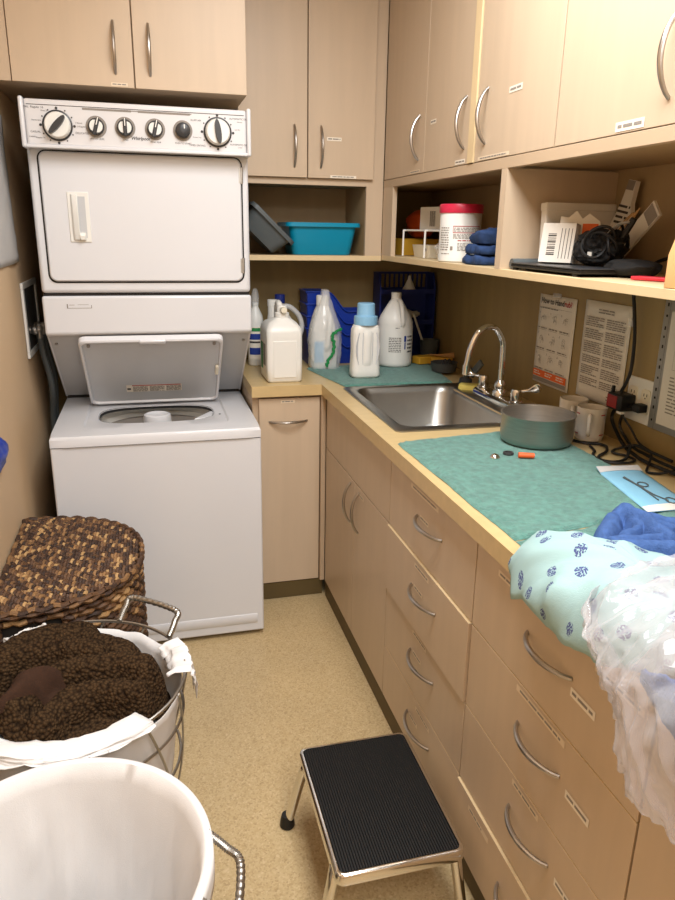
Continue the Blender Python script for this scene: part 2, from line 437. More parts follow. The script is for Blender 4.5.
def upper(name, label, y0, y1, doors):
    t = T(name, label, 'cabinet', (1.12,(y0+y1)/2,1.677))
    P('body', MB().box(UX+.019, 1.287, y0+.0005, y1-.0005, 1.677, 2.40), M['carc'], t)
    for a, b, h in doors:
        d = P('door', MB().box(UX, UX+.018, a+.0015, b-.0015, 1.678, 2.398), M['lam'], t, .001)
        P('handle', bow(MB(), (UX,h,1.865), (UX,h,1.722), nR, .03), M['handle'], d)
    return t
t = upper('wall_cabinet', 'tan wall cabinet above the wipes tub, three doors with small labels', 1.6125, 2.888, ((2.454,2.886,2.51),(2.093,2.454,2.125),(1.613,2.049,1.983)))
P('filler_strip', MB().box(UX-.004, UX+.017, 2.0515, 2.0905, 1.678, 2.398), M['lamedge'], t, .001)
ch = [c for c in t.children if c.name.startswith('door')]
strip(ch[0], (UX,2.587,1.681), uR, vR, .1, .010); strip(ch[1], (UX,2.406,1.822), uR, vR, .05, .014, 'labelw'); strip(ch[1], (UX,2.185,1.681), uR, vR, .075, .013, 'labelw')
strip(ch[2], (UX,1.858,1.830), uR, vR, .07, .015, 'labelw'); strip(ch[2], (UX,2.022,1.680), uR, vR, .19, .010)
t = upper('wall_cabinet', 'tan wall cabinet above the cartons and tangled black device, printed white label', .30, 1.6115, ((1.172,1.6105,1.227),(.74,1.168,1.11),(.302,.736,.67)))
ch = [c for c in t.children if c.name.startswith('door')]
strip(ch[0], (UX,1.378,1.682), uR, vR, .09, .018, 'labelw')
# back wall unit with niche
t = T('wall_cabinet', 'tan two-door cabinet on the back wall with an open niche holding basins', 'cabinet', (.64,3.05,1.366))
mb = MB().box(.356, .936, UY+.02, 3.218, 1.677, 2.40)
P('body', mb, M['carc'], t)
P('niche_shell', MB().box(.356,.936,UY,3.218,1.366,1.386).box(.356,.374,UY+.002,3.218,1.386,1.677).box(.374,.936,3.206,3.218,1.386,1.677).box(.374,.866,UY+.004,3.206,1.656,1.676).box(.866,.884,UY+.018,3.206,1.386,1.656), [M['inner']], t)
P('face_frame', MB().box(.866,.936,UY,UY+.018,1.386,2.40).box(.374,.866,UY,UY+.018,1.652,1.676).box(.356,.866,UY+.019,UY+.0195,1.677,2.4), M['lam'], t, .0006)
P('shelf_lip', MB().box(.356,.936,UY-.002,UY+.0,1.366,1.386), M['lamedge'], t)
ds = []
for a, b, h in ((.357,.621,.570),(.623,.889,.674)):
    d = P('door', MB().box(a+.001, b-.001, UY-.019, UY-.001, 1.677, 2.398), M['lam'], t, .001)
    P('handle', bow(MB(), (h,UY-.019,1.862), (h,UY-.019,1.714), (0,-1,0), .03), M['handle'], d); ds.append(d)
strip(ds[1], (.697, UY-.019, 1.812), X, Z, .058, .013, 'labelw'); strip(ds[1], (.712, UY-.019, 1.6785), X, Z, .105, .010, 'labelw')
# over the dryer
OY = 2.562
t = T('wall_cabinet', 'tan two-door cabinet hung directly above the stacked dryer', 'cabinet', (0,2.88,1.902))
P('body', MB().box(-.428, .351, OY+.019, 3.218, 1.903, 2.47), M['carc'], t)
P('filler_strip', MB().box(-.428, -.366, OY+.006, OY+.018, 1.903, 2.46), M['lam'], t)
for a, b, h in ((-.364,-.004,-.059),(-.002,.351,.046)):
    d = P('door', MB().box(a+.001, b-.001, OY, OY+.018, 1.902, 2.46), M['lam'], t, .001)
    P('handle', bow(MB(), (h,OY,2.086), (h,OY,1.94), (0,-1,0), .028), M['handle'], d)
    if h < 0: strip(d, (-.075, OY, 1.905), X, Z, .05, .010)
# ------------------------------------------------------------------ stacked washer and dryer
WL, WR = -.345, .352
t = T('stacked_washer_dryer', 'white stacked washer and dryer with its washer lid standing open', 'washing machine', (0,2.85,0))
DYF = 2.578
# dryer
mb = MB().box(WL, WR, DYF, 3.17, 1.268, 1.74)
P('dryer_body', mb, M['white'], t, .012, 3)
P('dryer_gap', MB().box(WL+.004, WR-.004, DYF+.012, 3.165, 1.258, 1.272), M['gap'], t)
# control console
P('console', MB().box(WL+.012, WR-.012, 2.514, 2.66, 1.717, 1.850), M['panelw'], t, .008, 3)
for x in (WL-.002, WR-.012): P('console_end_cap', MB().box(x, x+.014, 2.506, 2.665, 1.711, 1.855), M['white'], t, .006, 3)
P('console_trim', MB().box(WL+.01, WR-.01, 2.507, 2.52, 1.711, 1.722), M['white'], t, .003)
mb = MB()
rect(mb, (0,2.5136,0), X, Z, WL+.02, WR-.02, 1.8325, 1.8345)
mb.mi = 1
for a, b in ((-.165,-.02),(0,.16)): rect(mb, (0,2.5134,0), X, Z, a, b, 1.825, 1.831)
for a, b in ((-.165,.1),): rect(mb, (0,2.5132,0), X, Z, -.125, .165, 1.8275, 1.830)
mb.mi = 0
words = [(-.315,1.826,'NORMAL  Regular 16',.0085),(-.276,1.817,'Rinse 2',.006),(-.30,1.790,'Permanent',.006),(-.305,1.757,'CASUAL',.008),(-.292,1.741,'Regular 10',.006),
 (-.316,1.743,'WASHER',.005),(-.178,1.787,'2 Rinses',.006),(-.172,1.777,'10 Regular',.006),(-.17,1.758,'DELICATES',.008),(-.127,1.744,'WATER LEVEL',.007),(-.041,1.745,'RINSE',.006),(.05,1.742,'WASH TEMP',.006),
 (.136,1.742,'PUSH TO START',.007),(.178,1.812,'FLUFF AIR',.0075),(.18,1.738,'TIMED DRYING',.0075),(.18,1.762,'Wrinkle Free',.005),(.315,1.822,'AUTOMATIC DRY',.0075),(.318,1.813,'Normal',.005),(.31,1.79,'Less Dry',.005),(.315,1.745,'AUTOMATIC DRY',.0075),(.318,1.737,'Casual',.005),(-.04,1.829,'WASHER',.006),(.06,1.829,'DRYER',.006)]
for x, z, w, sz in words: text(mb, w, sz, (x,2.5133,z), X, Z)
text(mb, 'Whirlpool', .0135, (.003,2.5132,1.7505), X, Z, bold=.0003, shear=.3)
P('printing', mb, [M['ink'], M['inkl']], t)
for k, (x, z, r, ang, style) in enumerate(((-.240,1.777,.042,-.75,'big'),(-.127,1.779,.031,-.3,'small'),(-.041,1.780,.031,0,'small'),(.050,1.780,.031,-.25,'small'),(.136,1.780,.027,0,'push'),(.246,1.780,.043,.14,'big'))):
    rot = Matrix.Translation((x,2.5135,z)) @ Matrix.Rotation(pi/2,4,'X')
    if style == 'big':
        mb = MB(); mb.x = rot; mb.lathe([(r+.002,0),(r+.002,.004),(r-.001,.006)], n=40)
        d = P('dial_ring', mb, M['dkplast'], t)
        mb = MB(); mb.x = rot; mb.lathe([(r-.003,.005),(r-.004,.012),(r*.84,.022),(r*.8,.0235)], n=40)
        d = P('knob', mb, M['plast'], t)
        mb = MB(); mb.x = rot @ Matrix.Rotation(ang,4,'Z')
        for h0, w in ((.022,.011),):
            mb.rings([[(w*cos(a)*(.8 if zz>.03 else 1), r*.84*sin(a), zz) for a in [2*pi*q/24 for q in range(24)]] for zz in (.02,.032,.036)], True, True, True)
        P('pointer', mb, M['dkplast'], d)
        mb = MB(); mb.x = rot
        for q in range(12):
            a = q*pi/6; mb.cyl(((r+.007)*cos(a),(r+.007)*sin(a),0), ((r+.007)*cos(a),(r+.007)*sin(a),.0012), .0022 if q % 3 else .004, n=8)
        P('dial_marks', mb, M['ink'], t)
    elif style == 'small':
        mb = MB(); mb.x = rot; mb.lathe([(r,0),(r,.003),(r-.004,.0035)], n=36); P('dial_ring', mb, M['inkl'], t)
        mb = MB(); mb.x = rot; mb.lathe([(r*.78,.003),(r*.76,.014),(r*.7,.016)], n=36); d = P('knob', mb, M['dkplast'], t)
        for sx in (-1,1):
            mb = MB(); mb.x = rot @ Matrix.Rotation(ang,4,'Z')
            pl = [(sx*(.006+ (sqrt(max(0,1-(q/8-1)**2)))*r*.48*.9), (q/8-1)*r*.54) for q in range(17)]
            mb.prism(pl, 'z', .015, .0175); P('knob_inlay', mb, M['plast'], d)
        mb = MB(); mb.x = rot @ Matrix.Rotation(ang,4,'Z'); mb.box(-.0045,.0045,-r*.85,r*.8,.015,.026); p = P('pointer', mb, M['dkplast'], d, .002)
        mb = MB(); mb.x = rot @ Matrix.Rotation(ang,4,'Z'); mb.box(-.0015,.0015,r*.1,r*.8,.0258,.0268); P('pointer_line', mb, M['plast'], d)
    else:
        mb = MB(); mb.x = rot; mb.lathe([(r+.003,0),(r+.003,.004),(r,.005)], n=36); P('dial_ring', mb, M['inkl'], t)
        mb = MB(); mb.x = rot; mb.lathe([(r*.86,.003),(r*.84,.016),(r*.6,.02),(r*.2,.0205)], n=36); d = P('knob', mb, M['dkplast'], t)
        mb = MB(); mb.x = rot; mb.box(-.0015+.004,.0015+.004,r*.15,r*.6,.0195,.0212); P('pointer_line', mb, M['plast'], d)
# dryer door
mb = MB()
mb.rings([[(x, DYF-.0008, z) for x, z, _ in rrect(.0065,1.507,.3245,.206,.028,0)], [(x, DYF+.004, z) for x, z, _ in rrect(.0065,1.507,.3245,.206,.028,0)]], True, True, True)
P('door_seam', mb, M['gap'], t)
mb = MB()
o_ = [(x, z) for x, z, _ in rrect(.0065,1.508,.3185,.2005,.023,0)]
i_ = [(x, z) for x, z, _ in rrect(.0065,1.508,.3145,.1965,.02,0)]
mb.rings([[(x,DYF+.003,z) for x,z in o_],[(x,DYF-.008,z) for x,z in o_],[(x,DYF-.0125,z) for x,z in i_]], True, True, True)
dd = P('dryer_door', mb, M['white'], t)
mb = MB(); mb.box(-.237,-.171,DYF-.016,DYF-.012,1.433,1.589)
P('handle_plate', mb, M['plast'], dd, .002)
mb = MB(); mb.box(-.207,-.183,DYF-.0166,DYF-.0155,1.447,1.575); P('handle_recess', mb, M['white2'], dd)
mb = MB()
mb.rings([[(x, DYF-.0155-y, z) for x, y in ((-.228,.0),(-.205,.002),(-.205,.018*s_),(-.222,.012*s_))] for z, s_ in ((1.44,.5),(1.47,1),(1.52,1),(1.55,1),(1.582,.4))], True, True, True)
mb.rings([[(x, DYF-.0155-y, z) for x, y in ((-.21,0),(-.186,0),(-.19,.014*s_),(-.205,.018*s_))] for z, s_ in ((1.44,.8),(1.455,1),(1.463,.4))], True, True, True)
P('handle', mb, M['plast'], dd, .002)
for z in (1.655, 1.36):
    mb = MB().cyl((.327,DYF-.010,z-.026),(.327,DYF-.010,z+.026),.005,n=12).box(.317,.3265,DYF-.0135,DYF-.011,z-.024,z+.024)
    P('hinge', mb, M['steel'], t)
# mid console and slanted back
P('mid_panel', MB().prism([(DYF,1.258),(DYF,1.130),(DYF+.014,1.122),(3.165,1.122),(3.165,1.258)], 'x', WL-.002, WR+.002), M['white'], t, .008, 3)
mb = MB(); rect(mb, (0,DYF-.0006,0), X, Z, -.270,-.266,1.218,1.232); rect(mb, (0,DYF-.0006,0), X, Z, -.270,-.19,1.2175,1.219); rect(mb, (0,DYF-.0006,0), X, Z, -.192,-.19,1.2175,1.228); mb.mi = 1
rect(mb, (0,DYF-.0004,0), X, Z, -.262,-.245,1.228,1.2295); rect(mb, (0,DYF-.0004,0), X, Z, -.235,-.2,1.229,1.2302)
P('badge', mb, [M['inkl'], M['inkl']], t)
P('back_slope', MB().prism([(2.605,1.122),(2.965,.835),(3.165,.835),(3.165,1.122)], 'x', WL, WR), M['white2'], t, .002)
for x in (WL, WR-.006): P('slope_edge', MB().prism([(2.600,1.122),(2.962,.832),(2.972,.832),(2.61,1.122)], 'x', x, x+.006), M['white'], t)
nS = Vector((0,-.287,-.36)).normalized()
for x in (WL+.022, WR-.022):
    p = Vector((x,2.645,1.090)); P('screw', MB().cyl(p, p+nS*.004, .0055, n=12), M['steel'], t)
P('slope_gap', MB().box(WL+.004, WR-.004, 2.975, 3.16, .815, .84), M['gap'], t)
# washer
P('washer_body', MB().rings([[(WL,2.386,z),(WR,2.386,z),(WR,3.16,z),(WL,3.16,z)] for z in (.018,.783)], True, True, False), M['white'], t, .006, 3)
P('kick_seam', MB().prism([(2.3858,.052),(2.383,.056),(2.383,.088),(2.3858,.092)], 'x', WL+.02, WR-.025), M['white'], t)
P('seam', MB().rings([[(WL+.004,2.39,z),(WR-.004,2.39,z),(WR-.004,3.15,z),(WL+.004,3.15,z)] for z in (.778,.789)]), M['gap'], t, solid=.002)
for x in (WL+.05, WR-.05):
    P('foot', MB().lathe([(.02,.0),(.02,.012),(.012,.013),(.012,.02)], (x,2.44,0.0), 16), M['black'], t)
mb = MB()
cx, cy = .0035, 2.68
mb.rings([sell(cx,2.772,.3515,.392,60,.786), sell(cx,2.772,.3515,.392,60,.812), sell(cx,2.772,.3465,.387,60,.8215), sell(cx,cy,.252,.206,14,.8215), sell(cx,cy,.246,.2,12,.8145), sell(cx,2.69,.214,.135,3.2,.8135), sell(cx,2.69,.208,.128,3,.809)], True)
P('washer_top', mb, M['white'], t, ang=28)
mb = MB(); mb.rings([sell(cx,2.69,.21,.131,3,.812), sell(cx,2.692,.207,.134,2.8,.799)], True)
P('tub_ring', mb, M['dkplast'], t)
mb = MB(); mb.rings([sell(cx,2.693,.206,.134,2.8,.798), sell(cx,2.70,.215,.16,2.4,.785), sell(cx,2.70,.225,.21,2,.768), sell(cx,2.70,.222,.205,2,.6), sell(cx,2.70,.2,.19,2,.52)], True, False, True)
tub = P('tub', mb, M['plast'], t)
mb = MB(); mb.lathe([(.222,.735),(.21,.752),(.19,.753),(.182,.742),(.178,.70)], (cx,2.70,0), 48, False, False)
P('balance_ring', mb, M['inkl'], t)
mb = MB(); mb.lathe([(.09,.53),(.06,.6),(.05,.70),(.052,.795),(.049,.806),(.042,.809),(.034,.804),(.015,.801)], (cx,2.70,0), 32)
ag = P('agitator', mb, M['white'], t)
for k in range(4):
    a = k*pi/2+.4; mb = MB(); mb.x = Matrix.Translation((cx,2.715,0)) @ Matrix.Rotation(a,4,'Z')
    mb.prism([(.05,.70),(.055,.68),(.13,.56),(.13,.54),(.05,.54)], 'y', -.006, .006); P('vane', mb, M['white'], ag, .002)
mb = MB().prism([(.135,2.59),(.20,2.60),(.212,2.68),(.205,2.70)], 'z', .796, .811); P('bleach_funnel', mb, M['white'], t, .003)
P('lid_switch', MB().cyl((.232,2.625,.8145),(.232,2.625,.816),.004,n=12), M['gap'], t)
# lid, standing open along the slope
lo = Vector((.002,2.838,.829)); up = Vector((0,-.272,.285)).normalized(); nn = Vector((0,-.285,-.272)).normalized()
def lring(hw0, hw1, b0, b1, d):
    pts = []
    for x, z, _ in rrect(0,.5,.5,.5,.05,0,6):
        f = z; pts.append(lo+X*((hw0*(1-f)+hw1*f)*2*x)+up*(b0+(b1-b0)*f)+nn*d)
    return pts
mb = MB()
mb.rings([lring(.243,.247,0,.395,-.012), lring(.243,.247,0,.395,.008), lring(.239,.243,.004,.391,.012), lring(.234,.238,.009,.386,.012), lring(.231,.235,.012,.383,.003)], True, True, True)
mb.mi = 0
ld = P('washer_lid', mb, M['white'], t, ang=40)
mb = MB(); mb.rings([lring(.2305,.2345,.0125,.3825,.0032), lring(.2305,.2345,.0125,.3825,.0042)], True, True, True); P('lid_lining', mb, M['white2'], ld)
mb = MB(); mb.x = Matrix((( X.x,up.x,nn.x,lo.x),(X.y,up.y,nn.y,lo.y),(X.z,up.z,nn.z,lo.z),(0,0,0,1)))
mb.box(-.045,.045,.378,.396,.004,.017); P('finger_grip', mb, M['white'], ld, .005, 3)
mb = MB(); mb.x = Matrix((( X.x,up.x,nn.x,lo.x),(X.y,up.y,nn.y,lo.y),(X.z,up.z,nn.z,lo.z),(0,0,0,1)))
mb.box(.224,.236,.185,.235,.006,.018); P('strike', mb, M['cream'], ld, .002)
o = lo+nn*.0048
mb = MB(); rect(mb, o, X, up, -.106,.1, .072,.117); mb.mi = 1; o2 = lo+nn*.0052
rect(mb, o2, X, up, -.103,-.09,.086,.098)
for a in (-.082,-.02,.042): dashes(mb, o2, X, up, a, a+.055, .074,.108, 7, LR, .5)
mb.mi = 2; rect(mb, o2, X, up, -.085,.096,.111,.116)
P('warning_label', mb, [M['labelw'], M['ink'], M['inkr']], ld)
for sx in (-1,1):
    p = lo+X*(sx*.215)+up*.365+nn*.004; P('bumper', MB().cyl(p, p+nn*.006, .006, n=12), M['inkl'], ld)

# washer outlet box, hose on the left wall
t = T('washer_outlet_box', 'white recessed plumbing box on the wall beside the dryer', 'outlet box', (XL+.006,2.86,1.03))
mb = MB()
for a in ((2.695,3.02,1.27,1.292),(2.695,3.02,1.030,1.052),(2.695,2.722,1.052,1.27),(2.993,3.02,1.052,1.27)): mb.box(XL+.001, XL+.010, *a)
P('frame', mb, M['plast'], t, .002)
P('recess', MB().box(XL+.001, XL+.004, 2.72, 2.995, 1.05, 1.272), M['bowlg'], t)
for y in (2.79, 2.90):
    P('valve', MB().cyl((XL+.004,y,1.12),(XL+.04,y,1.12),.014,n=16).cyl((XL+.035,y,1.135),(XL+.035,y,1.09),.011,n=14).ball((XL+.02,y,1.12),.018), M['steel'], t)
for y, dz in ((2.79,0),(2.90,.03)):
    pts = smoothpath([(XL+.035,y,1.095),(XL+.04,y+.01,1.03),(XL+.05,y+.06,.9),(XL+.03,y+.15,.7),(XL+.03,y+.2,.3),(XL+.03,y+.2,.02)], 10)
    tag(P('washer_hose', MB().tube(pts, .011, 10), M['grayp']), ('grey water hose dropping from the wall box, nearer the room' if y < 2.8 else 'grey water hose dropping from the wall box, nearer the back wall'), 'hose', 'washer hoses')
# grey sheet and blue thing at the frame's edge
mb = MB()
mb.grid(lambda a, b: (XL+.006+.004*sin(9*a+3*b)+.006*abs(fbm(a*3,b*4)), 2.20+.49*a, 1.36+.035*(1-a)*0+ .46*b + .03*(a-.5)**2*(1-b)), 24, 24)
tag(P('plastic_sheet', mb, M['sheet'], solid=.002), 'pale grey plastic sheet hanging flat against the left wall', 'sheet')
mb = MB()
mb.grid(lambda a, b: (XL+.004+.02*sin(pi*b)*sin(pi*clamp(a,.0,1))**.5+.006*fbm(a*4,b*5), 1.95+.156*sin(pi*(.1+.8*b))**.7*a, .835+.10*b), 14, 18)
tag(P('blue_glove', mb, M['bluep'], solid=.003), 'bright blue limp plastic piece against the left wall above the hamper', 'glove')

# ------------------------------------------------------------------ wicker hamper
R2 = random.Random(11)
HX0, HY0, HY1, HZ = -.424, 1.655, 2.245, .60
hcx, hcy, hrx, hry = HX0, (HY0+HY1)/2, .352, (HY1-HY0)/2
def dpt(a, grow=0, e=2.35):
    """front curve of the D plan; a 0..1 from the far end of the wall side round to the near end"""
    th = pi/2-pi*a; c, s_ = cos(th), sin(th); r = (abs(c)**e+abs(s_)**e)**(-1/e)
    return Vector((hcx+(hrx+grow)*r*c, hcy+(hry+grow)*r*s_, 0))
t = T('wicker_hamper', 'dark brown woven wicker hamper with a closed half-round lid against the left wall', 'hamper', (-.27,1.95,0))
core = [dpt(k/40,-.012) for k in range(41)]
mb = MB(); mb.rings([[(p.x if 0 < i < 40 else HX0+.004, p.y, z) for i, p in enumerate(core)] for z in (.004,.565)], True, True, True); mb.tint = None
P('lining', mb, M['gap'], t)
mb = MB()
NA = 150
rows = [.012+.0138*k for k in range(41)]
for ri, z in enumerate(rows):
    hole = .515 < z < .552
    seg = []
    def flush(seg):
        if len(seg) > 3: mb.tube([q for q, _ in seg], .0076, 6, True)
    seg = []
    tint = R2.random()
    pts = []
    for k in range(NA+1):
        a = k/NA; p = dpt(a, .004*sin(k*pi/3.0+ri*pi) + R2.uniform(-.0008,.0008)); p.z = z+.0015*sin(k*1.9+ri)
        inh = hole and .85 < a < .97
        if inh:
            if pts: flushpts = pts; mb.tint = R2.random(); mb.tube(flushpts, .0074, 6); pts = []
            continue
        pts.append(p)
        if len(pts) >= R2.randint(5, 13):
            mb.tint = R2.choice((.1,.2,.3,.42,.5,.55,.62,.7,.82,.95)); mb.tube(pts, .0074, 6); pts = [p]
    if len(pts) > 1: mb.tint = R2.random(); mb.tube(pts, .0074, 6)
for k in range(25):
    a = .02+.96*k/24; p = dpt(a, .0); mb.tint = .3+.3*R2.random()
    if not (.85 < a < .97): mb.tube([(p.x,p.y,.01),(p.x,p.y,.56)], .004, 5)
    else: mb.tube([(p.x,p.y,.01),(p.x,p.y,.51)], .004, 5)
P('woven_side', mb, M['wicker'], t)
# lid: plaited ropes running along the wall, rim braid all round
mb = MB()
NR = 42
for k in range(NR):
    x = HX0+.008+(hrx-.004)*(k+.5)/NR*.985
    u = (x-hcx)/hrx; s_ = (max(0,1-abs(u)**2.35))**(1/2.35); y0, y1 = hcy-hry*s_, hcy+hry*s_
    n = max(3, int((y1-y0)/.0062)); pts = []
    for i in range(n+1):
        yy = y0+(y1-y0)*i/n; f = i+k*1.7
        pts.append((x+.0022*sin(f*1.25), yy, .590+.0035*cos(f*1.25)+.006*sin(pi*(x-HX0)/hrx)))
        if len(pts) >= R2.randint(3, 6):
            mb.tint = R2.choice((.05,.2,.35,.5,.6,.7,.8,.9,1)); mb.tube(pts, .0058, 6); pts = [pts[-1]]
    if len(pts) > 1: mb.tint = R2.random(); mb.tube(pts, .0058, 6)
ring = [dpt(k/120, .008) for k in range(121)]+[Vector((HX0+.006, HY0+.59*(.99*i/40), 0)) for i in range(1,40)]
for j, (dz, dr) in enumerate(((.585,0),(.594,-.003))):
    pts = []
    for i, p in enumerate(ring+[ring[0]]):
        pts.append((p.x+.002*sin(i*1.3+j*3), p.y+.002*cos(i*1.1), dz+.003*cos(i*1.3+j*3)))
        if len(pts) >= 3: mb.tint = R2.choice((.2,.45,.6,.7,.85)); mb.tube(pts, .0068, 6); pts = [pts[-1]]
mb.tint = .05; mb.rings([[(p.x, p.y, z) for p in ring] for z in (.578,.588)], True, True, True)
P('lid', mb, M['wicker'], t)

# ------------------------------------------------------------------ wire laundry baskets
def basket(name, label, cx, cy, R, hang, fold, seed):
    rnd = random.Random(seed)
    t = T(name, label, 'laundry basket', (cx,cy,0), 'wire laundry baskets')
    C = Vector((cx,cy,0))
    def rad(z): return R*(.70+.30*(z/.6)**.8) if z > 0 else R*.70
    def ring(z, r=.0035, rr=None): return [C+Vector((cos(2*pi*k/72)*(rr or rad(z)), sin(2*pi*k/72)*(rr or rad(z)), z)) for k in range(72)]
    P('rim', MB().tube(ring(.60), .0036, 8, closed=True), M['wire'], t)
    for z in (.015,.14,.27,.40,.51): P('hoop', MB().tube(ring(z), .0032, 6, closed=True), M['wire'], t)
    for k in range(14):
        for sg in (1,):
            a0 = 2*pi*k/14
            pts = [C+Vector((cos(a0+sg*1.1*(1-(z/.6)))*(rad(z)+.004), sin(a0+sg*1.1*(1-(z/.6)))*(rad(z)+.004), z)) for z in [.6*i/14 for i in range(15)]]
            P('spiral_wire', MB().tube(pts, .0026, 6), M['wire'], t)
    mb = MB(); N = 96
    def top(th):
        z = .585-hang*(.5+.5*sin(th*2+seed))-.008*fbm(cos(th)*3+seed,sin(th)*3)
        return z
    rs = []
    ns = 26
    for j in range(ns):
        f = j/(ns-1); row = []
        for k in range(N):
            th = 2*pi*k/N; zt = top(th)
            if fold: # outer flap folded over the rim
                fl = .045+.03*fbm(cos(th)*2.2+seed*3, sin(th)*2.2, 3)
            else: fl = 0
            if f < .12 and fold:
                g = f/.12; z = .6025-fl*(1-g); r = R+.0058+.002*fbm(th*3,1); 
            elif f < .2 and fold:
                g = (f-.12)/.08; z = .6025+.003*sin(pi*g); r = R+.0058-g*.0118
            else:
                g = (f-(.2 if fold else 0))/(.8 if fold else 1)
                zt2 = .6025 if fold else zt
                z = zt2-(zt2-.03)*min(1,g*1.15); r = rad(max(z,0))-.0068-.006*min(1,g*6)-(.018*abs(fbm(cos(th)*2.5+seed, sin(th)*2.5, z*4))+.012*abs(noise.noise(Vector((cos(th)*7+z*3+seed, sin(th)*7, z*2.5)))))*sin(pi*min(1,g*1.1))**.6
                if fold: z += .004*fbm(cos(th)*3,sin(th)*3,7)*(1-min(1,g*4))
                if g > .87: r *= (1-(g-.87)/.13*.98); z = .03
            row.append(C+Vector((cos(th)*r, sin(th)*r, z)))
        rs.append(row)
    mb.rings(rs, True, False, True)
    ln = P('cloth_liner', mb, M['liner'], t, solid=.0015, ang=80)
    return t, C, rad
def bail(parent, p0, p1, out, r=.0075):
    p0, p1, out = Vector(p0), Vector(p1), Vector(out)
    pts = smoothpath([p0, p0+out*.55, p0.lerp(p1,.08)+out*.97, p0.lerp(p1,.92)+out*.97, p1+out*.55, p1], 12)
    n = len(pts); mb = MB()
    rr = [r*(.82+.18*(i % 2)) for i in range(n)]
    dense = smoothpath(pts, 3)
    mb.tube(dense, [r*(.84+.16*(1 if (i//2) % 2 else 0)) for i in range(len(dense))], 10)
    return P('handle', mb, M['wire'], parent)
b1, C1, _ = basket('laundry_basket', 'round wire laundry basket with a white liner, filled with the brown fleece blanket', -.198, 1.338, .226, .012, False, 2)
bail(b1, (-.112,1.547,.602), (-.002,1.452,.602), (.026,.045,.038))
# folded flaps of that liner over the rim
def flap(parent, C, R, a0, a1, drop, seed):
    mb = MB()
    def fn(u, v):
        th = a0+(a1-a0)*u; z = .607-abs(v-.25)*drop*(.4+.6*sin(pi*clamp(u,.05,.95)))*(1+.9*fbm(u*5+seed,seed))+.005*fbm(u*9+seed,v*2)
        r = R+ (.012 if v > .25 else -.016) - (.02 if v < .25 else 0)*(.25-v)*4 + .012*(v-.25)*(v > .25) + .007*fbm(u*7+seed, v*4)
        return C+Vector((cos(th)*r, sin(th)*r, z))
    mb.grid(fn, 30, 20); return P('liner_flap', mb, M['liner'], parent, solid=.0015, ang=80)
flap(b1, C1, .226, -.15, .45, .11, 1)
flap(b1, C1, .226, 1.9, 2.3, .05, 2)
flap(b1, C1, .226, -2.7, -.85, .02, 3)
b2, C2, _ = basket('laundry_basket', 'round wire laundry basket with an empty white cotton liner, nearest the camera', -.182, .867, .220, .0, True, 5)
bail(b2, (.036,.885,.60), (.014,.775,.60), (.05,-.03,-.035), .007)

# fleece blanket heaped in the basket
def heap(fn_list, cx, cy, rx, ry, base, nu=110, nr=60, e=2, edge=.03, micro=0.0, seed=0, warp=0.0):
    """round heap of folds: the height is the highest fold at each place"""
    mb = MB()
    def H(x, y):
        x += warp*fbm(x*8, y*8, seed+9); y += warp*fbm(x*8, y*8, seed+13)
        h = base(x, y)
        for pts, r, z0, hh in fn_list:
            d = 1e9; best = 0
            for i in range(len(pts)-1):
                ax, ay = pts[i][:2]; bx, by = pts[i+1][:2]
                dx, dy = bx-ax, by-ay; tt = clamp(((x-ax)*dx+(y-ay)*dy)/(dx*dx+dy*dy+1e-9))
                q = sqrt((x-ax-dx*tt)**2+(y-ay-dy*tt)**2)
                if q < d: d = q; best = (i+tt)/(len(pts)-1)
            if d < r: h = max(h, z0+hh*sqrt(1-(d/r)**2))
        return h
    mb.H = H
    for_rows = []
    for j in range(nr):
        row = []
        for k in range(nu):
            th = 2*pi*k/nu; f = (j/(nr-1))
            f = f**.8
            c, s_ = cos(th), sin(th); rr = (abs(c)**e+abs(s_)**e)**(-1/e)
            x, y = cx+rx*f*c*rr, cy+ry*f*s_*rr
            x += .006*fbm(x*14,y*14,seed); y += .006*fbm(x*14,y*14,seed+5)
            h = H(x, y)
            if f > 1-edge/max(rx,ry): h -= (f-(1-edge/max(rx,ry)))*max(rx,ry)*1.0
            h += micro*noise.noise(Vector((x*55,y*55,seed)))
            row.append((x, y, h))
        for_rows.append(row)
    mb.rings(for_rows[::-1], True, False, True)
    return mb
bx, by = C1.x, C1.y
def bz(x, y):
    q = sqrt((x-bx)**2+(y-by)**2); return .566+.015*(1-(q/.2)**2)-.05*sstep(.0,.14,(x-bx)*.6+(y-by)*.8-.06)
folds = [([(bx-.21,by+.03),(bx-.13,by+.10),(bx-.06,by+.13),(bx+.0,by+.13)], .062, .560, .092),
         ([(bx-.03,by+.12),(bx+.04,by+.09),(bx+.09,by+.04)], .052, .560, .085),
         ([(bx-.20,by-.01),(bx-.12,by+.035),(bx-.03,by+.05),(bx+.04,by+.03)], .042, .570, .098),
         ([(bx-.10,by-.13),(bx-.07,by-.06),(bx-.01,by-.015),(bx+.08,by-.005),(bx+.14,by-.03)], .044, .568, .088),
         ([(bx-.05,by-.16),(bx+.0,by-.095),(bx+.06,by-.07),(bx+.13,by-.09)], .036, .558, .078),
         ([(bx-.20,by-.07),(bx-.16,by-.12),(bx-.09,by-.17)], .055, .545, .085)]
hp = heap(folds, bx, by, .193, .193, bz, 150, 80, micro=.004, warp=.014)
tag(P('fleece_blanket', hp, M['fleece'], ang=180), 'dark brown curly fleece blanket bunched up in the wire basket', 'blanket')
fb = bpy.data.objects['fleece_blanket']
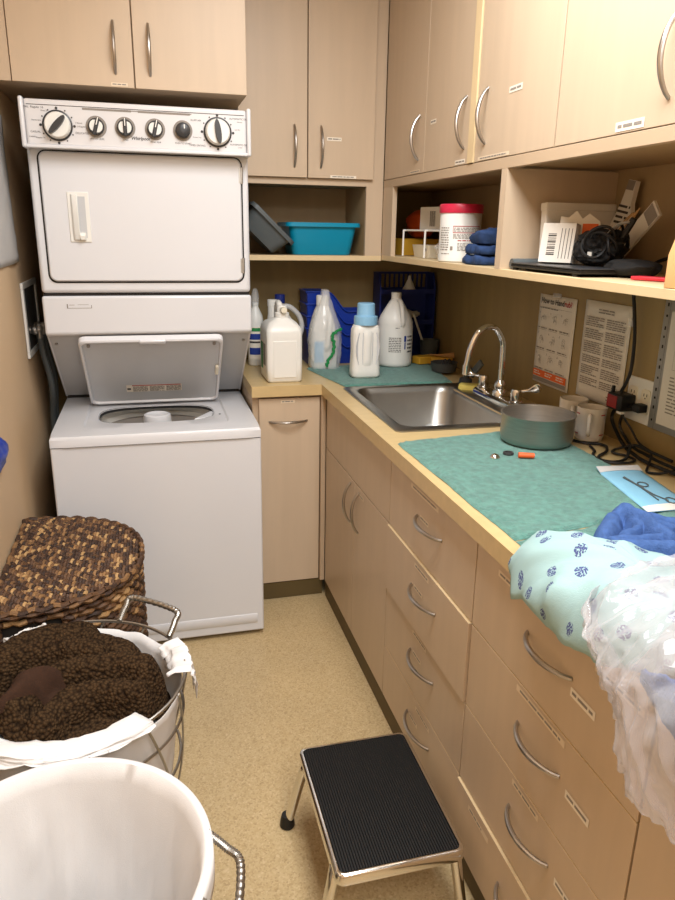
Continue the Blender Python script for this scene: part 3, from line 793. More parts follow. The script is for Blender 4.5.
# smooth plush reverse showing on one fold
mb = MB(); rs = []
for j in range(16):
    f = j/15; row = []
    for k in range(60):
        th = 2*pi*k/60; u, v = .105*f*cos(th)*(1+.12*sin(2*th+1)), .048*f*sin(th)*(1+.2*cos(3*th))
        x = bx-.105+u*.93-v*.36; y = by-.085+u*.36+v*.93
        row.append((x, y, hp.H(x, y)*.5+.5*max(hp.H(x,y), .615)+.013*(1-f**5)-.012*f**8+.004*fbm(x*30,y*30)))
    rs.append(row)
mb.rings(rs, True, True, False); P('plush_reverse', mb, M['brownsoft'], fb, ang=180, label='smooth plush reverse side of the blanket')

# ------------------------------------------------------------------ step stool
t = T('step_stool', 'chrome step stool with a black ribbed rubber top on the vinyl floor', 'stool', (.445,1.285,0))
sx0, sx1, sy0, sy1, sz = .300, .588, 1.085, 1.478, .22
mb = MB()
c = ((sx0+sx1)/2, (sy0+sy1)/2); hx, hy = (sx1-sx0)/2, (sy1-sy0)/2
mb.rings([rrect(*c,hx,hy,.02,sz-.026), rrect(*c,hx,hy,.02,sz-.004), rrect(*c,hx-.004,hy-.004,.018,sz), rrect(*c,hx-.009,hy-.009,.014,sz), rrect(*c,hx-.010,hy-.010,.013,sz-.006), rrect(*c,hx-.012,hy-.012,.013,sz-.026)], True, True, False)
P('tread_frame', mb, M['chrome'], t, ang=50)
mb = MB(); nx = 44
prof = []
x0, x1 = sx0+.011, sx1-.011
for k in range(nx):
    a = x0+(x1-x0)*k/nx; w = (x1-x0)/nx
    prof += [(a, sz-.0035), (a+w*.22, sz-.0005), (a+w*.68, sz-.0005), (a+w*.9, sz-.0035)]
prof += [(x1, sz-.0035), (x1, sz-.012), (x0, sz-.012)]
mb.prism(prof, 'y', sy0+.011, sy1-.011)
P('rubber_tread', mb, M['black'], t, ang=20)
for i, (px, py, ox, oy) in enumerate(((sx0+.012,sy1-.05,-.045,.03),(sx1-.012,sy1-.05,.026,.03),(sx0+.012,sy0+.05,-.045,-.03),(sx1-.012,sy0+.05,.026,-.03))):
    top = Vector((px,py,sz-.02))
    pts = smoothpath([top+Vector((-.5*ox,0,-.004)), top, top+Vector((ox*.25,oy*.35,-.035)), Vector((px+ox*.75,py+oy*.75,.06)), Vector((px+ox,py+oy,.012))], 8)
    l = P('leg', MB().tube(pts, .0125, 14), M['chrome'], t)
    q = Vector((px+ox,py+oy,0))
    P('rubber_foot', MB().lathe([(.017,0),(.0195,.004),(.0185,.018),(.015,.034),(.0145,.036)], q, 20), M['black'], l)
# ------------------------------------------------------------------ sink and tap
CT = .915
t = T('sink', 'brushed steel drop-in sink set in the worktop in front of the tap', 'sink', (.95,2.21,.735))
scx, scy = .905, 2.225
mb = MB()
def rr(x0, x1, y0, y1, r, z): return rrect((x0+x1)/2, (y0+y1)/2, (x1-x0)/2, (y1-y0)/2, r, z, 8)
mb.rings([rr(.684,1.212,1.905,2.535,.022,CT+.0006), rr(.684,1.212,1.905,2.535,.022,CT+.004), rr(.692,1.204,1.913,2.527,.018,CT+.0062), rr(.716,1.108,1.940,2.506,.05,CT+.0062), rr(.722,1.102,1.946,2.500,.055,CT+.002), rr(.730,1.096,1.955,2.492,.06,CT-.02), rr(.742,1.088,1.972,2.480,.07,.775), rr(.765,1.07,2.0,2.455,.07,.746), rr(.80,1.03,2.05,2.40,.06,.741)], True, False, True)
P('basin', mb, M['steelsink'], t, ang=60)
P('drain', MB().lathe([(.042,.7415),(.042,.744),(.034,.7445),(.03,.742)], (.915,2.225,0), 28), M['chrome'], t)
t = T('faucet', 'chrome gooseneck tap with two wrist-blade handles behind the sink', 'faucet', (1.16,2.2050,CT+.006))
mb = MB(); mb.rings([rr(1.128,1.196,2.0550,2.3700,.03,CT+.0065), rr(1.128,1.196,2.0550,2.3700,.03,CT+.018), rr(1.136,1.188,2.0630,2.3620,.025,CT+.027)], True, True, True)
P('deck_plate', mb, M['chrome'], t, ang=50)
P('spout_base', MB().lathe([(.026,.024),(.026,.040),(.019,.05),(.022,.062),(.017,.075),(.012,.082)], (1.165,2.2050,CT), 24), M['chrome'], t)
pts = smoothpath([(1.165,2.2050,.985),(1.165,2.2050,1.08),(1.160,2.2050,1.13),(1.133,2.2050,1.172),(1.098,2.2060,1.180),(1.066,2.2080,1.158),(1.046,2.2100,1.11),(1.038,2.2120,1.06),(1.036,2.2130,1.045)], 10)
P('spout', MB().tube(pts, .0105, 14), M['chrome'], t)
P('aerator', MB().cyl((1.0365,2.2125,1.052),(1.035,2.2135,1.018),.0135,.0125,18), M['chrome'], t)
for y, ang in ((2.3300, 2.5), (2.0850, -.75)):
    P('valve_stem', MB().lathe([(.024,.026),(.024,.034),(.018,.036),(.019,.066),(.0165,.074),(.010,.076)], (1.163,y,CT), 22), M['chrome'], t)
    d = Vector((cos(ang),sin(ang),0)); a = Vector((1.163,y,CT+.066)); n = (Z*.9-d*.2+d.cross(Z)*.35).normalized(); q_ = d.cross(n).normalized()
    mb = MB(); rs = []
    for k in range(13):
        f = k/12; c = a+d*(.010+.070*f)+Z*(.002+.020*f**1.3); w = .0045+.0125*sstep(.35,.8,f)
        if f > .85: w *= sqrt(max(.05,1-((f-.85)/.15)**2))
        rs.append([c+n*w, c+n*w*.6+q_*.003, c-n*w*.6+q_*.003, c-n*w, c-n*w*.6-q_*.003, c+n*w*.6-q_*.003])
    mb.rings(rs, True, True, True); P('blade_handle', mb, M['chrome'], t, ang=60)
mb = MB(); mb.x = Matrix.Translation((1.150,2.405,CT+.0065)) @ Matrix.Rotation(-.55,4,'Z') @ Matrix.Scale(.8,4,Z)
mb.rings([rrect(0,0,.045,.024,.012,0,6), rrect(0,0,.046,.025,.012,.008,6), rrect(0,0,.045,.024,.012,.02,6), rrect(0,0,.040,.019,.010,.024,6)], True, True, True)
tag(P('sponge', mb, M['sponge'], bev=0), 'yellow sponge at the rear corner of the sink by the tap', 'sponge')
mb = MB(); mb.lathe([(.030,0),(.040,.055),(.0375,.055),(.028,.003)], (1.0,2.36,.7415), 28, True, True)
tag(P('plastic_cup', mb, M['clear']), 'small clear plastic cup standing in the sink basin', 'cup')
# scrubber hanging behind the tap
mb = MB(); mb.x = Matrix.Translation((1.15,2.46,CT+.008)) @ Matrix.Rotation(.25,4,'X')
mb.lathe([(.022,0),(.026,.01),(.024,.028),(.012,.034),(.010,.06),(.014,.075),(.010,.085)], (0,0,0), 20)
t2 = tag(P('dish_brush', mb, M['dkplast']), 'dark round dish brush standing behind the tap handle', 'brush')
mb = MB(); mb.x = Matrix.Translation((1.165,2.445,CT+.05)) @ Matrix.Rotation(.5,4,'X') @ Matrix.Rotation(.4,4,'Y')
mb.box(-.006,.006,-.016,.016,0,.07); P('grip', mb, M['grayp'], t2, .004)

# ------------------------------------------------------------------ green towels
def towel(name, label, corners, z, th, m, seed, nu=70, nv=70, edge_drop=None):
    """terry towel laid flat: corners a(0,0) b(1,0) c(1,1) d(0,1)"""
    a, b, c, d = [Vector((p[0],p[1],0)) for p in corners]
    mb = MB()
    def fn(u, v):
        p = (a*(1-u)+b*u)*(1-v)+(d*(1-u)+c*u)*v
        ed = min(u, 1-u, v, 1-v)
        h = z+th*sstep(0,.012,ed)+.0022*fbm(p.x*9+seed,p.y*9)+.0016*fbm(p.x*40,p.y*40,seed)
        hem = min(v, 1-v)
        if .018 < hem < .045: h -= .0018
        if .045 <= hem < .055: h += .001
        p = p+Vector((.004*fbm(u*5+seed,v*5),.004*fbm(v*5,u*5+seed),0))*(1 if ed < .2 else .6)
        if p.x < .627 and edge_drop: h -= (.627-p.x)*1.2
        return (p.x, p.y, max(h, z) if p.x >= .627 else h)
    mb.grid(fn, nu, nv)
    o = P(name, mb, m, ang=180); return o
tag(towel('hand_towel', '', ((.648,1.795),(.655,1.128),(1.115,1.205),(1.125,1.86)), CT+.001, .0075, M['green'], 1, 90, 80), 'large green terry towel on the worktop under the steel pan', 'towel')
tag(towel('hand_towel', '', ((.655,1.1255),(.665,.62),(1.15,.62),(1.115,1.2025)), CT+.001, .007, M['green'], 4, 60, 50), 'green terry towel mostly hidden under the blue cloth and gown', 'towel')
tag(towel('hand_towel', '', ((.632,2.93),(.70,2.552),(1.14,2.552),(1.20,3.0)), CT+.001, .0085, M['green2'], 8, 70, 60), 'green terry towel behind the sink, under the softener bottle', 'towel')

# ------------------------------------------------------------------ things by the sink
t = T('saucepan', 'round steel pan without a handle on the green towel by the mugs', 'pan', (1.03,1.715,CT+.008))
mb = MB(); pc = (1.03,1.715,CT+.0095)
mb.lathe([(.085,0),(.096,.006),(.0995,.02),(.1005,.079),(.1035,.0825),(.1035,.0835),(.0985,.0835),(.0975,.077),(.0965,.02),(.092,.008),(.02,.004)], pc, 64, True, True)
P('pan_body', mb, M['steel'], t, ang=50)
def mug(name, label, c, ang, stripes):
    t = T(name, label, 'mug', c)
    P('mug_body', MB().lathe([(.034,0),(.0385,.004),(.0405,.02),(.0415,.093),(.0415,.096),(.0385,.0965),(.0375,.09),(.037,.02),(.03,.008)], c, 36), M['mug'], t, ang=50)
    d = Vector((cos(ang),sin(ang),0)); C = Vector(c)
    pts = smoothpath([C+d*.039+Z*.079, C+d*.060+Z*.080, C+d*.069+Z*.058, C+d*.063+Z*.033, C+d*.040+Z*.022], 8)
    P('handle', MB().tube(pts, .0058, 10), M['mug'], t)
    if stripes:
        mb = MB()
        for z in (.020,.078):
            for a0 in (ang+.75, ang-1.15, ang+2.6):
                q = [ (C+Vector((cos(a0+.4*k/6)*.0421, sin(a0+.4*k/6)*.0421, z))) for k in range(7)]
                for k in range(6): mb.quad(q[k], q[k+1], q[k+1]+Z*.003, q[k]+Z*.003)
        P('stripes', mb, M['inkr'], t)
mug('mug', 'white mug with short red stripes, nearer the power cords', (1.213,1.735,CT+.0005), 4.05, True)
mug('mug', 'plain white mug behind the steel pan, partly hidden by the striped mug', (1.222,1.842,CT+.0005), 4.1, False)
mb = MB(); mb.lathe([(.030,0),(.031,.004),(.029,.008),(.026,.010)], (1.21,2.0,CT+.0005), 28)
tag(P('cup_lid', mb, M['clear']), 'clear plastic cup lid lying between tap and mug', 'lid')
mb = MB(); mb.lathe([(.013,0),(.0135,.003),(.010,.009),(.004,.012)], (.846,1.598,CT+.0085), 22)
tag(P('metal_dome', mb, M['chrome']), 'small shiny metal dome lying on the green towel', 'hardware')
mb = MB(); mb.lathe([(.013,0),(.0145,.003),(.0135,.007),(.009,.0075),(.008,.003)], (.896,1.620,CT+.0085), 22)
tag(P('metal_ring', mb, M['dkplast']), 'small dark metal ring lying beside the metal dome on the green towel', 'hardware')
mb = MB(); mb.x = Matrix.Translation((.926,1.580,CT+.0165)) @ Matrix.Rotation(-.35,4,'Z'); mb.cyl((-.020,0,0),(.020,0,0),.0075,.0070,16)
mb.cyl((.018,0,0),(.021,0,0),.0055,n=14)
tag(P('orange_plug', mb, M['orange']), 'short orange plastic plug lying on the green towel near the pan', 'plug')

# sterile pouch with scissors
t = T('sterile_pouch', 'pale blue sealed pouch with scissors inside on the towel edge', 'pouch', (1.08,1.32,CT+.01))
A, B, Cc, D = Vector((1.047,1.452,0)), Vector((1.158,1.440,0)), Vector((1.110,1.178,0)), Vector((.990,1.180,0))
def pz(u, v, k=0): 
    p = (A*(1-u)+B*u)*(1-v)+(D*(1-u)+Cc*u)*v
    return p+Z*(CT+.0105+.007*sin(pi*u)**.6*sin(pi*v)**.5+.008*(v < .12)*(.12-v)/.12+k)
P('film', MB().grid(lambda u, v: pz(u, v), 14, 26), M['pouch'], t, solid=.0012, ang=80)
P('seal_strip', MB().grid(lambda u, v: pz(u, .90+.1*v, .0016), 10, 4), M['paper'], t)
P('seal_strip', MB().grid(lambda u, v: pz(u, .10*v, .0016), 10, 4), M['sheet'], t)
sc = MB()
def pp(u, v, k=.0028): return pz(u, v, k)
sc.tube([pp(.30,.30),pp(.36,.48),pp(.40,.60)], .0016, 6); sc.tube([pp(.33,.29),pp(.37,.48),pp(.39,.60)], .0016, 6)
sc.tube([pp(.40,.60),pp(.46,.74),pp(.60,.86)], .0014, 6); sc.tube([pp(.39,.60),pp(.40,.74),pp(.42,.84)], .0014, 6)
for cu_, cv_ in ((.66,.86),(.50,.50)):
    sc.tube([pp(cu_+.10*cos(a), cv_+.055*sin(a)) for a in [2*pi*k/18 for k in range(18)]], .0014, 6, closed=True)
sc.tube([pp(.40,.60),pp(.44,.55)], .0014, 6)
tag(P('scissors', sc, M['grayp']), 'small dark scissors sealed inside the pale blue pouch', 'scissors')

# ------------------------------------------------------------------ blue cloth, gown, bag
def bt(x, y): return CT+.010+.012*(fbm(x*12,y*12)+.5)
bf = [([(.775,1.03),(.84,1.10),(.895,1.165)], .024, .920, .034), ([(.895,1.165),(.91,1.09),(.90,1.0)], .018, .925, .044), ([(.84,1.05),(.89,1.07),(.905,1.14)], .014, .925, .030),
      ([(.90,1.16),(.96,1.10),(1.01,1.03)], .018, .922, .032), ([(.93,1.08),(.98,1.0),(1.06,.94)], .016, .925, .030), ([(.80,1.0),(.86,.985),(.93,.95),(1.03,.90)], .022, .922, .040),
      ([(.79,1.02),(.86,1.02),(.93,1.0)], .014, .925, .034), ([(1.0,1.04),(1.08,1.03),(1.14,.99)], .016, .922, .026), ([(.95,1.03),(1.0,.96),(1.01,.91)], .014, .925, .036), ([(1.02,1.0),(1.06,.99),(1.12,.92)], .014, .922, .030)]
tag(P('surgical_towel', heap(bf, .955, 1.015, .185, .155, bt, 170, 80, 2.3, .02, .0025, 3, .012), M['bluecloth'], ang=180), 'crumpled blue cotton cloth between the sealed pouch and the mint gown', 'cloth')

# folded mint gown lying over the worktop's front edge
outline = [(.640,1.055),(.690,1.035),(.750,.985),(.815,.900),(.855,.82),(.87,.70),(.84,.62),(.77,.60),(.70,.62),(.645,.665),(.604,.725),(.582,.80),(.574,.87),(.576,.94),(.584,1.0),(.604,1.043)]
outl = smoothpath([Vector((x,y,0)) for x, y in outline+[outline[0]]], 8)[:-1]
NO = len(outl); gc = Vector((.71,.81,0))
mb = MB(); rs = []; fl = [None]*NO; mb.flat = []
prof = [(0,.076),(.3,.075),(.55,.072),(.72,.066),(.84,.057),(.93,.044),(.985,.026),(1.0,.012),(.992,.001),(.93,-.004),(.8,-.005)]
for f, h in prof:
    row = []
    for k, p in enumerate(outl):
        q = gc+(p-gc)*f; th = 2*pi*k/NO
        over = max(0, .632-q.x)
        zz = CT+.010+h
        if over > 0: zz -= over*.45+ (0.0 if h > .03 else .008)
        else:
            zz = max(zz, CT+.010)
        n = .007*fbm(q.x*16, q.y*9, h*8)+.004*fbm(q.x*30+q.y*22, q.y*6)-.007*max(0,1-abs(noise.noise(Vector((q.x*9-q.y*5,q.y*8,h*14))))*5)+.002
        if f > .5: n += .006*sin(k*.33+2*h/.07)*sstep(.5,.95,f)*(1 if over > 0 else .3)
        for (ax_,ay_,bx2,by2,wd,hh) in ((.70,.98,.585,.86,.035,.012),(.74,.92,.575,.76,.03,.012),(.66,.90,.66,.70,.03,.010)):
            dx_, dy_ = bx2-ax_, by2-ay_; tt = clamp(((q.x-ax_)*dx_+(q.y-ay_)*dy_)/(dx_*dx_+dy_*dy_)); dd_ = sqrt((q.x-ax_-dx_*tt)**2+(q.y-ay_-dy_*tt)**2)
            if h > .02: n += hh*max(0,1-dd_/wd)**1.3
        if over > 0 or h > .004: zz += n
        row.append((q.x-(abs(n)*.8 if over > 0 else 0), q.y, zz))
    rs.append(row)
    prev = rs[-2] if len(rs) > 1 else None
    for k in range(NO):
        d = (outl[k]-gc).normalized()
        if prev is None: fl[k] = Vector((gc.x,gc.y,0))
        else: fl[k] = fl[k]+d*(Vector(row[k])-Vector(prev[k])).length
        mb.flat.append(tuple(fl[k]))
mb.rings(rs, True, True, True)
# pin under-side over the worktop to the towel level
tag(P('folded_gown', mb, M['gown'], ang=180), 'folded mint gown with navy rosettes hanging over the worktop edge', 'gown')

# clear bag with blue cloth inside, sagging over the edge
def bagsec(y, inset=0):
    """section in x,z at distance y; grows towards the camera"""
    f = clamp((.835-y)/.55); drop = sstep(.02,.45,f)
    zb = .96-.15*drop
    tp = 1.028-.01*f
    xo = .572-.035*drop+inset
    return [(.98-inset*2,.935+inset), (.95-inset*2,.99), (.86,tp-.004-inset), (.76,tp+.004-inset), (.67,tp-inset), (.605+inset*.5,tp-.022-inset), (xo+.008,tp-.06), (xo-.004,(tp+zb)/2-.015), (xo+.004,zb+.04), (xo+.012,zb+inset), (xo+.028,zb+.012+inset), (.612,(zb+.93)/2), (.619,.928), (.66,.998), (.80,.998), (.93,.945)]
def bagmesh(inset, amp, seed, y0, y1, ny, ns):
    mb = MB(); rs = []
    for j in range(ny):
        g = j/(ny-1); y = y0+(y1-y0)*g
        pts = smoothpath([Vector((x,y,z)) for x, z in bagsec(y, inset)]+[Vector((bagsec(y,inset)[0][0],y,bagsec(y,inset)[0][1]))], ns)[:-1]
        # taper to the open end
        c = Vector((.74,y,.99)); tp = min(1, .62+(g/.08)*.38) if g < .08 else 1
        row = []
        for k, p in enumerate(pts):
            q = c+(p-c)*tp if g < .08 else p.copy()
            w = Vector((q.x*4, q.y*7, q.z*2.6+seed))
            n = (abs(noise.noise(w*1.6))-.25)*1.1-.5*max(0,1-abs(noise.noise(w*1.7+Vector((7,1,3))))*4)**1.3-.25*max(0,1-abs(noise.noise(w*3.6))*3.5)**1.3-.16*max(0,1-abs(noise.noise(w*8))*3)**1.2+(abs(noise.noise(w*13))-.2)*.12+.34
            outw = (q-Vector((.74,y,.96))); outw.y = 0; outw.normalize()
            q += outw*(-n*amp)+Y*(.35*amp*noise.noise(w*3))
            row.append(q)
        rs.append(row)
    mb.rings(rs, True, False, True); return mb
tag(P('plastic_bag', bagmesh(0, .026, 4, .835, .16, 170, 11), M['bag'], ang=180), 'crumpled clear plastic bag sagging over the worktop edge in front of the gown', 'bag')
# blue cloth wad inside the bag, hanging against its front
bb = MB(); rs = []
for j in range(40):
    v = j/39; row = []
    for k in range(48):
        u = 2*pi*k/48; s_ = sin(pi*clamp(v,.02,.98))**.7
        x = .584+.020*s_*cos(u)*1.0; z = .945+.058*s_*sin(u); y = .66-.42*v
        n = .012*fbm(y*18, z*18, u)
        row.append((x+n*.35*s_, y, z-.03*v+n))
    rs.append(row)
bb.rings(rs, True, True, True)
tag(P('cloth_wad', bb, M['bluecloth'], ang=180), 'pale blue cloth wadded inside the clear plastic bag', 'cloth')

# ------------------------------------------------------------------ right wall papers, outlet, cords
WX = XR-.001
def sheetR(name, label, cat, y0, z0, w, h, tilt, prints, m='paper'):
    """paper on the right wall: (y0,z0) its upper far corner; returns nothing"""
    t = T(name, label, cat, (WX, y0, z0-h))
    u = Vector((0,-cos(tilt),-sin(tilt))); v = Vector((0,-sin(tilt),cos(tilt))); o = Vector((WX-.0012,y0,z0))-v*h
    mb = MB()
    mb.grid(lambda a, b: o+u*(w*a)+v*(h*b)+Vector((-.001-.004*(sin(pi*a)*(.3+.7*(1-b))) ,0,0)), 12, 12)
    P('sheet', mb, M[m], t, solid=.0006)
    return t, o+Vector((-.0062,0,0)), u, v
t, o, u, v = sheetR('hand_hygiene_poster', 'printed hand hygiene poster with orange footer taped behind the tap', 'poster', 2.203, 1.291, .221, .297, .004, None)
mb = MB(); text(mb, 'How to Hand', .0252, o+u*.158+v*.276, u, v, 'RIGHT', .0005)
mb.mi = 1
text(mb, 'rub?', .0252, o+u*.159+v*.276, u, v, 'LEFT', .0005)
mb.mi = 2
rect(mb, o, u, v, .012,.205,.2555,.2562); dashes(mb, o, u, v, .012,.15,.250,.256,1,LR,.5)
for r in range(3):
    zb = .185-r*.068
    rect(mb, o, u, v, .014,.065,zb-.004,zb-.0032); rect(mb, o, u, v, .078,.132,zb-.004,zb-.0032); rect(mb, o, u, v, .145,.205,zb-.004,zb-.0032)
    for c in range(3):
        x0 = .02+c*.066; mb.mi = 0
        text(mb, str(r*3+c), .009, o+u*(x0-.003)+v*(zb+.052), u, v)
        mb.mi = 2
        for q in range(5):   # pairs of hands, sketched
            a = LR.uniform(-.6,.6); cx, cz = x0+.022+LR.uniform(-.009,.010), zb+.028+LR.uniform(-.010,.012)
            for k in range(7):
                b0 = a+k*.45; b1_ = b0+.38; rx = .006+.003*LR.random()
                p0 = o+u*(cx+rx*cos(b0))+v*(cz+rx*1.3*sin(b0)); p1 = o+u*(cx+rx*cos(b1_))+v*(cz+rx*1.3*sin(b1_)); d = (u*cos((b0+b1_)/2)+v*sin((b0+b1_)/2))*.0011
                mb.quad(p0, p1, p1+d, p0+d)
        dashes(mb, o, u, v, x0-.006, x0+.046, zb-.002, zb+.006, 1, LR, .45)
mb.mi = 3; rect(mb, o, u, v, .008,.213,.022,.045)
mb.mi = 2; rect(mb, o, u, v, .008,.213,.007,.020)
mb.mi = 4
for a in (.014,.085,.155): dashes(mb, o+Vector((-.0006,0,0)), u, v, a, a+.045, .027,.042, 2, LR, .45)
P('printing', mb, [M['ink'], M['inkr'], M['inkl'], M['inko'], M['labelw']], t)
mb = MB(); rect(mb, o+Vector((.0005,0,0)), u, v, .085,.135,.292,.306); P('tape', mb, M['film'], t)
# instructions sheet
t, o, u, v = sheetR('instruction_sheet', 'two-column typed instruction sheet on the wall, under the hanging cord', 'paper', 1.934, 1.296, .224, .293, .003, None)
mb = MB(); dashes(mb, o, u, v, .075,.150,.258,.274,2,LR,.45)
for c in (0,1):
    zz = .248
    for n in (5,5,6,4,5,4,3):
        hh = n*.0062
        if zz-hh < .03: break
        dashes(mb, o, u, v, .018+c*.102, .108+c*.100, zz-hh, zz, n, LR, .5, .3); zz -= hh+.0055
dashes(mb, o, u, v, .16,.21,.012,.03,2,LR,.4)
P('printing', mb, M['inkl'], t)
mb = MB(); rect(mb, o, u, v, .216,.240,.24,.262); P('tape', mb, M['film'], t)
# sleeve with punched margin
t = T('punched_sleeve', 'clear punched sleeve with a typed page on the wall beside the outlet', 'document', (WX,1.43,.99))
o = Vector((WX-.008,1.578,.991)); u, v = Vector((0,-1,0)), Z
mb = MB(); rect(mb, o, u, v, 0,.30,0,.336); P('sleeve', mb, M['sheet'], t, solid=.0006)
mb = MB(); rect(mb, o+Vector((-.001,0,0)), u, v, .030,.265,.018,.31); P('page', mb, M['paper'], t)
mb = MB()
for k in range(12):
    z = .02+k*.0268+(.006 if k % 3 else 0); rect(mb, o+Vector((-.0012,0,0)), u, v, .010,.0155,z,z+(.009 if k % 2 else .006))
rect(mb, o+Vector((-.0012,0,0)), u, v, .0215,.0222,0,.336)
P('punch_holes', mb, M['gap'], t)
mb = MB(); op = o+Vector((-.0014,0,0))
for a in ((.060,.0608,.165,.225),(.2392,.24,.165,.225),(.060,.24,.165,.1658),(.060,.24,.2242,.225)): rect(mb, op, u, v, *a)
dashes(mb, op, u, v, .07,.23,.175,.215,3,LR,.4); dashes(mb, op, u, v, .058,.24,.05,.15,11,LR,.4,.3); dashes(mb, op, u, v, .06,.24,.24,.29,4,LR,.4,.3)
P('printing', mb, M['inkl'], t)
# double outlet plate
t = T('wall_outlet', 'white double outlet plate with four sockets on the wall behind the adapter', 'outlet', (XR,1.63,.995))
P('plate', MB().box(XR-.006, XR-.0005, 1.568, 1.685, .990, 1.112), M['plast'], t, .003)
for y in (1.657, 1.604):
    mb = MB(); mb.rings([[(x, yy, z) for yy, z, _ in rrect(y,1.052,.0175,.034,.008,0)] for x in (XR-.006,XR-.009)], True, True, True); s_ = P('receptacle', mb, M['cream'], t)
    mb = MB()
    for z in (1.035,1.071):
        for dy in (-.006,.006): mb.box(XR-.0096,XR-.0088,y+dy-.001,y+dy+.001,z-.004,z+.004)
        mb.box(XR-.0096,XR-.0088,y-.002,y+.002,z-.0105,z-.007)
    P('slots', mb, M['gap'], s_)
# adapter, plug and cords
t = T('power_adapter', 'black power adapter with a red panel plugged into the wall outlet', 'adapter', (1.25,1.67,1.02))
P('case', MB().box(1.232, XR-.010, 1.638, 1.70, 1.018, 1.064), M['black'], t, .004)
P('red_panel', MB().box(1.2312, 1.2322, 1.655, 1.698, 1.024, 1.058), M['redpan'], t)
P('switch', MB().box(1.238, 1.246, 1.686, 1.694, 1.062, 1.082), M['black'], t, .001)
P('plug_head', MB().box(1.250, XR-.0102, 1.585, 1.612, 1.026, 1.049), M['black'], t, .004)
P('plug_neck', MB().cyl((1.262,1.612,1.035),(1.262,1.640,1.033),.006,n=12), M['black'], t)
P('cable_tie', MB().box(1.238,1.252,1.640,1.66,1.010,1.019), M['plast'], t, .002)
def cord(name, pts, label, r=.0042, grp=None):
    return tag(P(name, MB().tube(smoothpath(pts, 10), r, 8), M['black']), label, 'cord', grp)
cord('power_cable', [(1.262,1.702,1.367),(1.266,1.690,1.33),(1.269,1.672,1.25),(1.270,1.664,1.19),(1.262,1.655,1.12),(1.254,1.672,1.066)], 'black cord hanging from the shelf down to the adapter', .0048)
zc = CT+.006
cord('power_cable', [(1.256,1.690,1.016),(1.258,1.702,.985),(1.255,1.672,.955),(1.243,1.612,zc+.008),(1.226,1.545,zc+.004),(1.215,1.48,zc+.004),(1.222,1.40,zc+.004),(1.23,1.30,zc+.004)], 'thick black cord from the adapter curving down onto the worktop and along the wall', .005)
cord('power_cable', [(1.255,1.652,1.008),(1.262,1.668,.972),(1.262,1.63,.94),(1.246,1.572,zc+.012),(1.235,1.515,zc+.014),(1.228,1.44,zc+.014),(1.238,1.34,zc+.014),(1.245,1.28,zc+.012)], 'black cord from the cable tie, lying on top of the cord bundle')
cord('power_cable', [(1.250,1.650,1.008),(1.265,1.625,.975),(1.262,1.578,.945),(1.245,1.505,zc+.02),(1.198,1.452,zc+.004),(1.176,1.425,zc),(1.200,1.405,zc),(1.235,1.395,zc+.012),(1.268,1.42,zc+.02),(1.275,1.36,zc+.01)], 'thin black cord looping out from the wall to the worktop front', .0032)
cord('power_cable', [(1.135,1.765,zc),(1.152,1.706,zc),(1.168,1.680,zc),(1.198,1.668,zc),(1.206,1.640,zc),(1.175,1.595,zc),(1.130,1.562,zc),(1.120,1.532,zc),(1.145,1.512,zc),(1.192,1.532,zc),(1.226,1.556,zc+.026),(1.236,1.50,zc+.026),(1.240,1.42,zc+.024)], 'black cord winding in front of the mugs toward the steel pan', .0042)
cord('power_cable', [(1.165,1.655,zc),(1.150,1.61,zc),(1.128,1.585,zc),(1.116,1.555,zc),(1.120,1.518,zc),(1.16,1.497,zc),(1.205,1.513,zc+.0),(1.205,1.555,zc),(1.190,1.585,zc),(1.215,1.61,zc),(1.248,1.58,zc+.02)], 'black cord coiled in a small loop in front of the adapter', .0036)
mb = MB().cyl((1.236,1.30,CT+.022),(1.238,1.235,CT+.022),.021,.018,14); mb.cyl((1.238,1.236,CT+.022),(1.238,1.22,CT+.02),.012,.008,12)
tag(P('cable_coupler', mb, M['black']), 'black cable coupler on the worktop by the wall', 'connector')

# ------------------------------------------------------------------ bottles at the back corner
def sq(cx, cy, hx, hy, r, z, n=6): return rrect(cx, cy, hx, hy, r, z, n)
# big jug with dispensing tap, turned slightly
t = T('detergent_jug', 'large white jug with a push tap at the front of the left counter', 'jug', (.485,2.765,CT))
mb = MB(); jx, jy = .492, 2.765
mb.rings([sq(jx,jy,.062,.087,.014,CT+.0005), sq(jx,jy,.068,.093,.015,CT+.008), sq(jx,jy,.069,.094,.015,CT+.06), sq(jx,jy,.069,.094,.015,CT+.17), sq(jx,jy,.069,.094,.018,CT+.192), sq(jx,jy,.067,.091,.022,CT+.208), sq(jx,jy,.055,.07,.028,CT+.226), sq(jx,jy-.02,.036,.04,.026,CT+.240), sq(jx,jy-.028,.026,.028,.022,CT+.245)], True, True, True)
P('jug_body', mb, M['plast'], t, ang=60)
mb = MB().box(jx-.045,jx+.045,jy-.0965,jy-.092,CT+.02,CT+.162); P('front_panel', mb, M['plast'], t, .0045, 3)
P('tap_collar', MB().lathe([(.028,.240),(.028,.262),(.024,.264)], (jx,jy-.03,CT), 28), M['plast'], t)
d = P('tap_body', MB().lathe([(.020,.262),(.020,.285),(.017,.290)], (jx,jy-.03,CT), 24), M['plast'], t)
P('tap_spout', MB().cyl((jx,jy-.045,CT+.275),(jx+.002,jy-.07,CT+.275),.0125,.0115,18).cyl((jx+.002,jy-.07,CT+.275),(jx+.002,jy-.0715,CT+.275),.008,n=14), M['cream'], t)
pts = smoothpath([(jx,jy+.075,CT+.205),(jx-.002,jy+.07,CT+.262),(jx-.004,jy+.038,CT+.288),(jx-.004,jy-.005,CT+.285),(jx-.002,jy-.022,CT+.245)], 10)
P('handle', MB().tube(pts, [.016]*len(pts), 12, flat=.75), M['plast'], t)
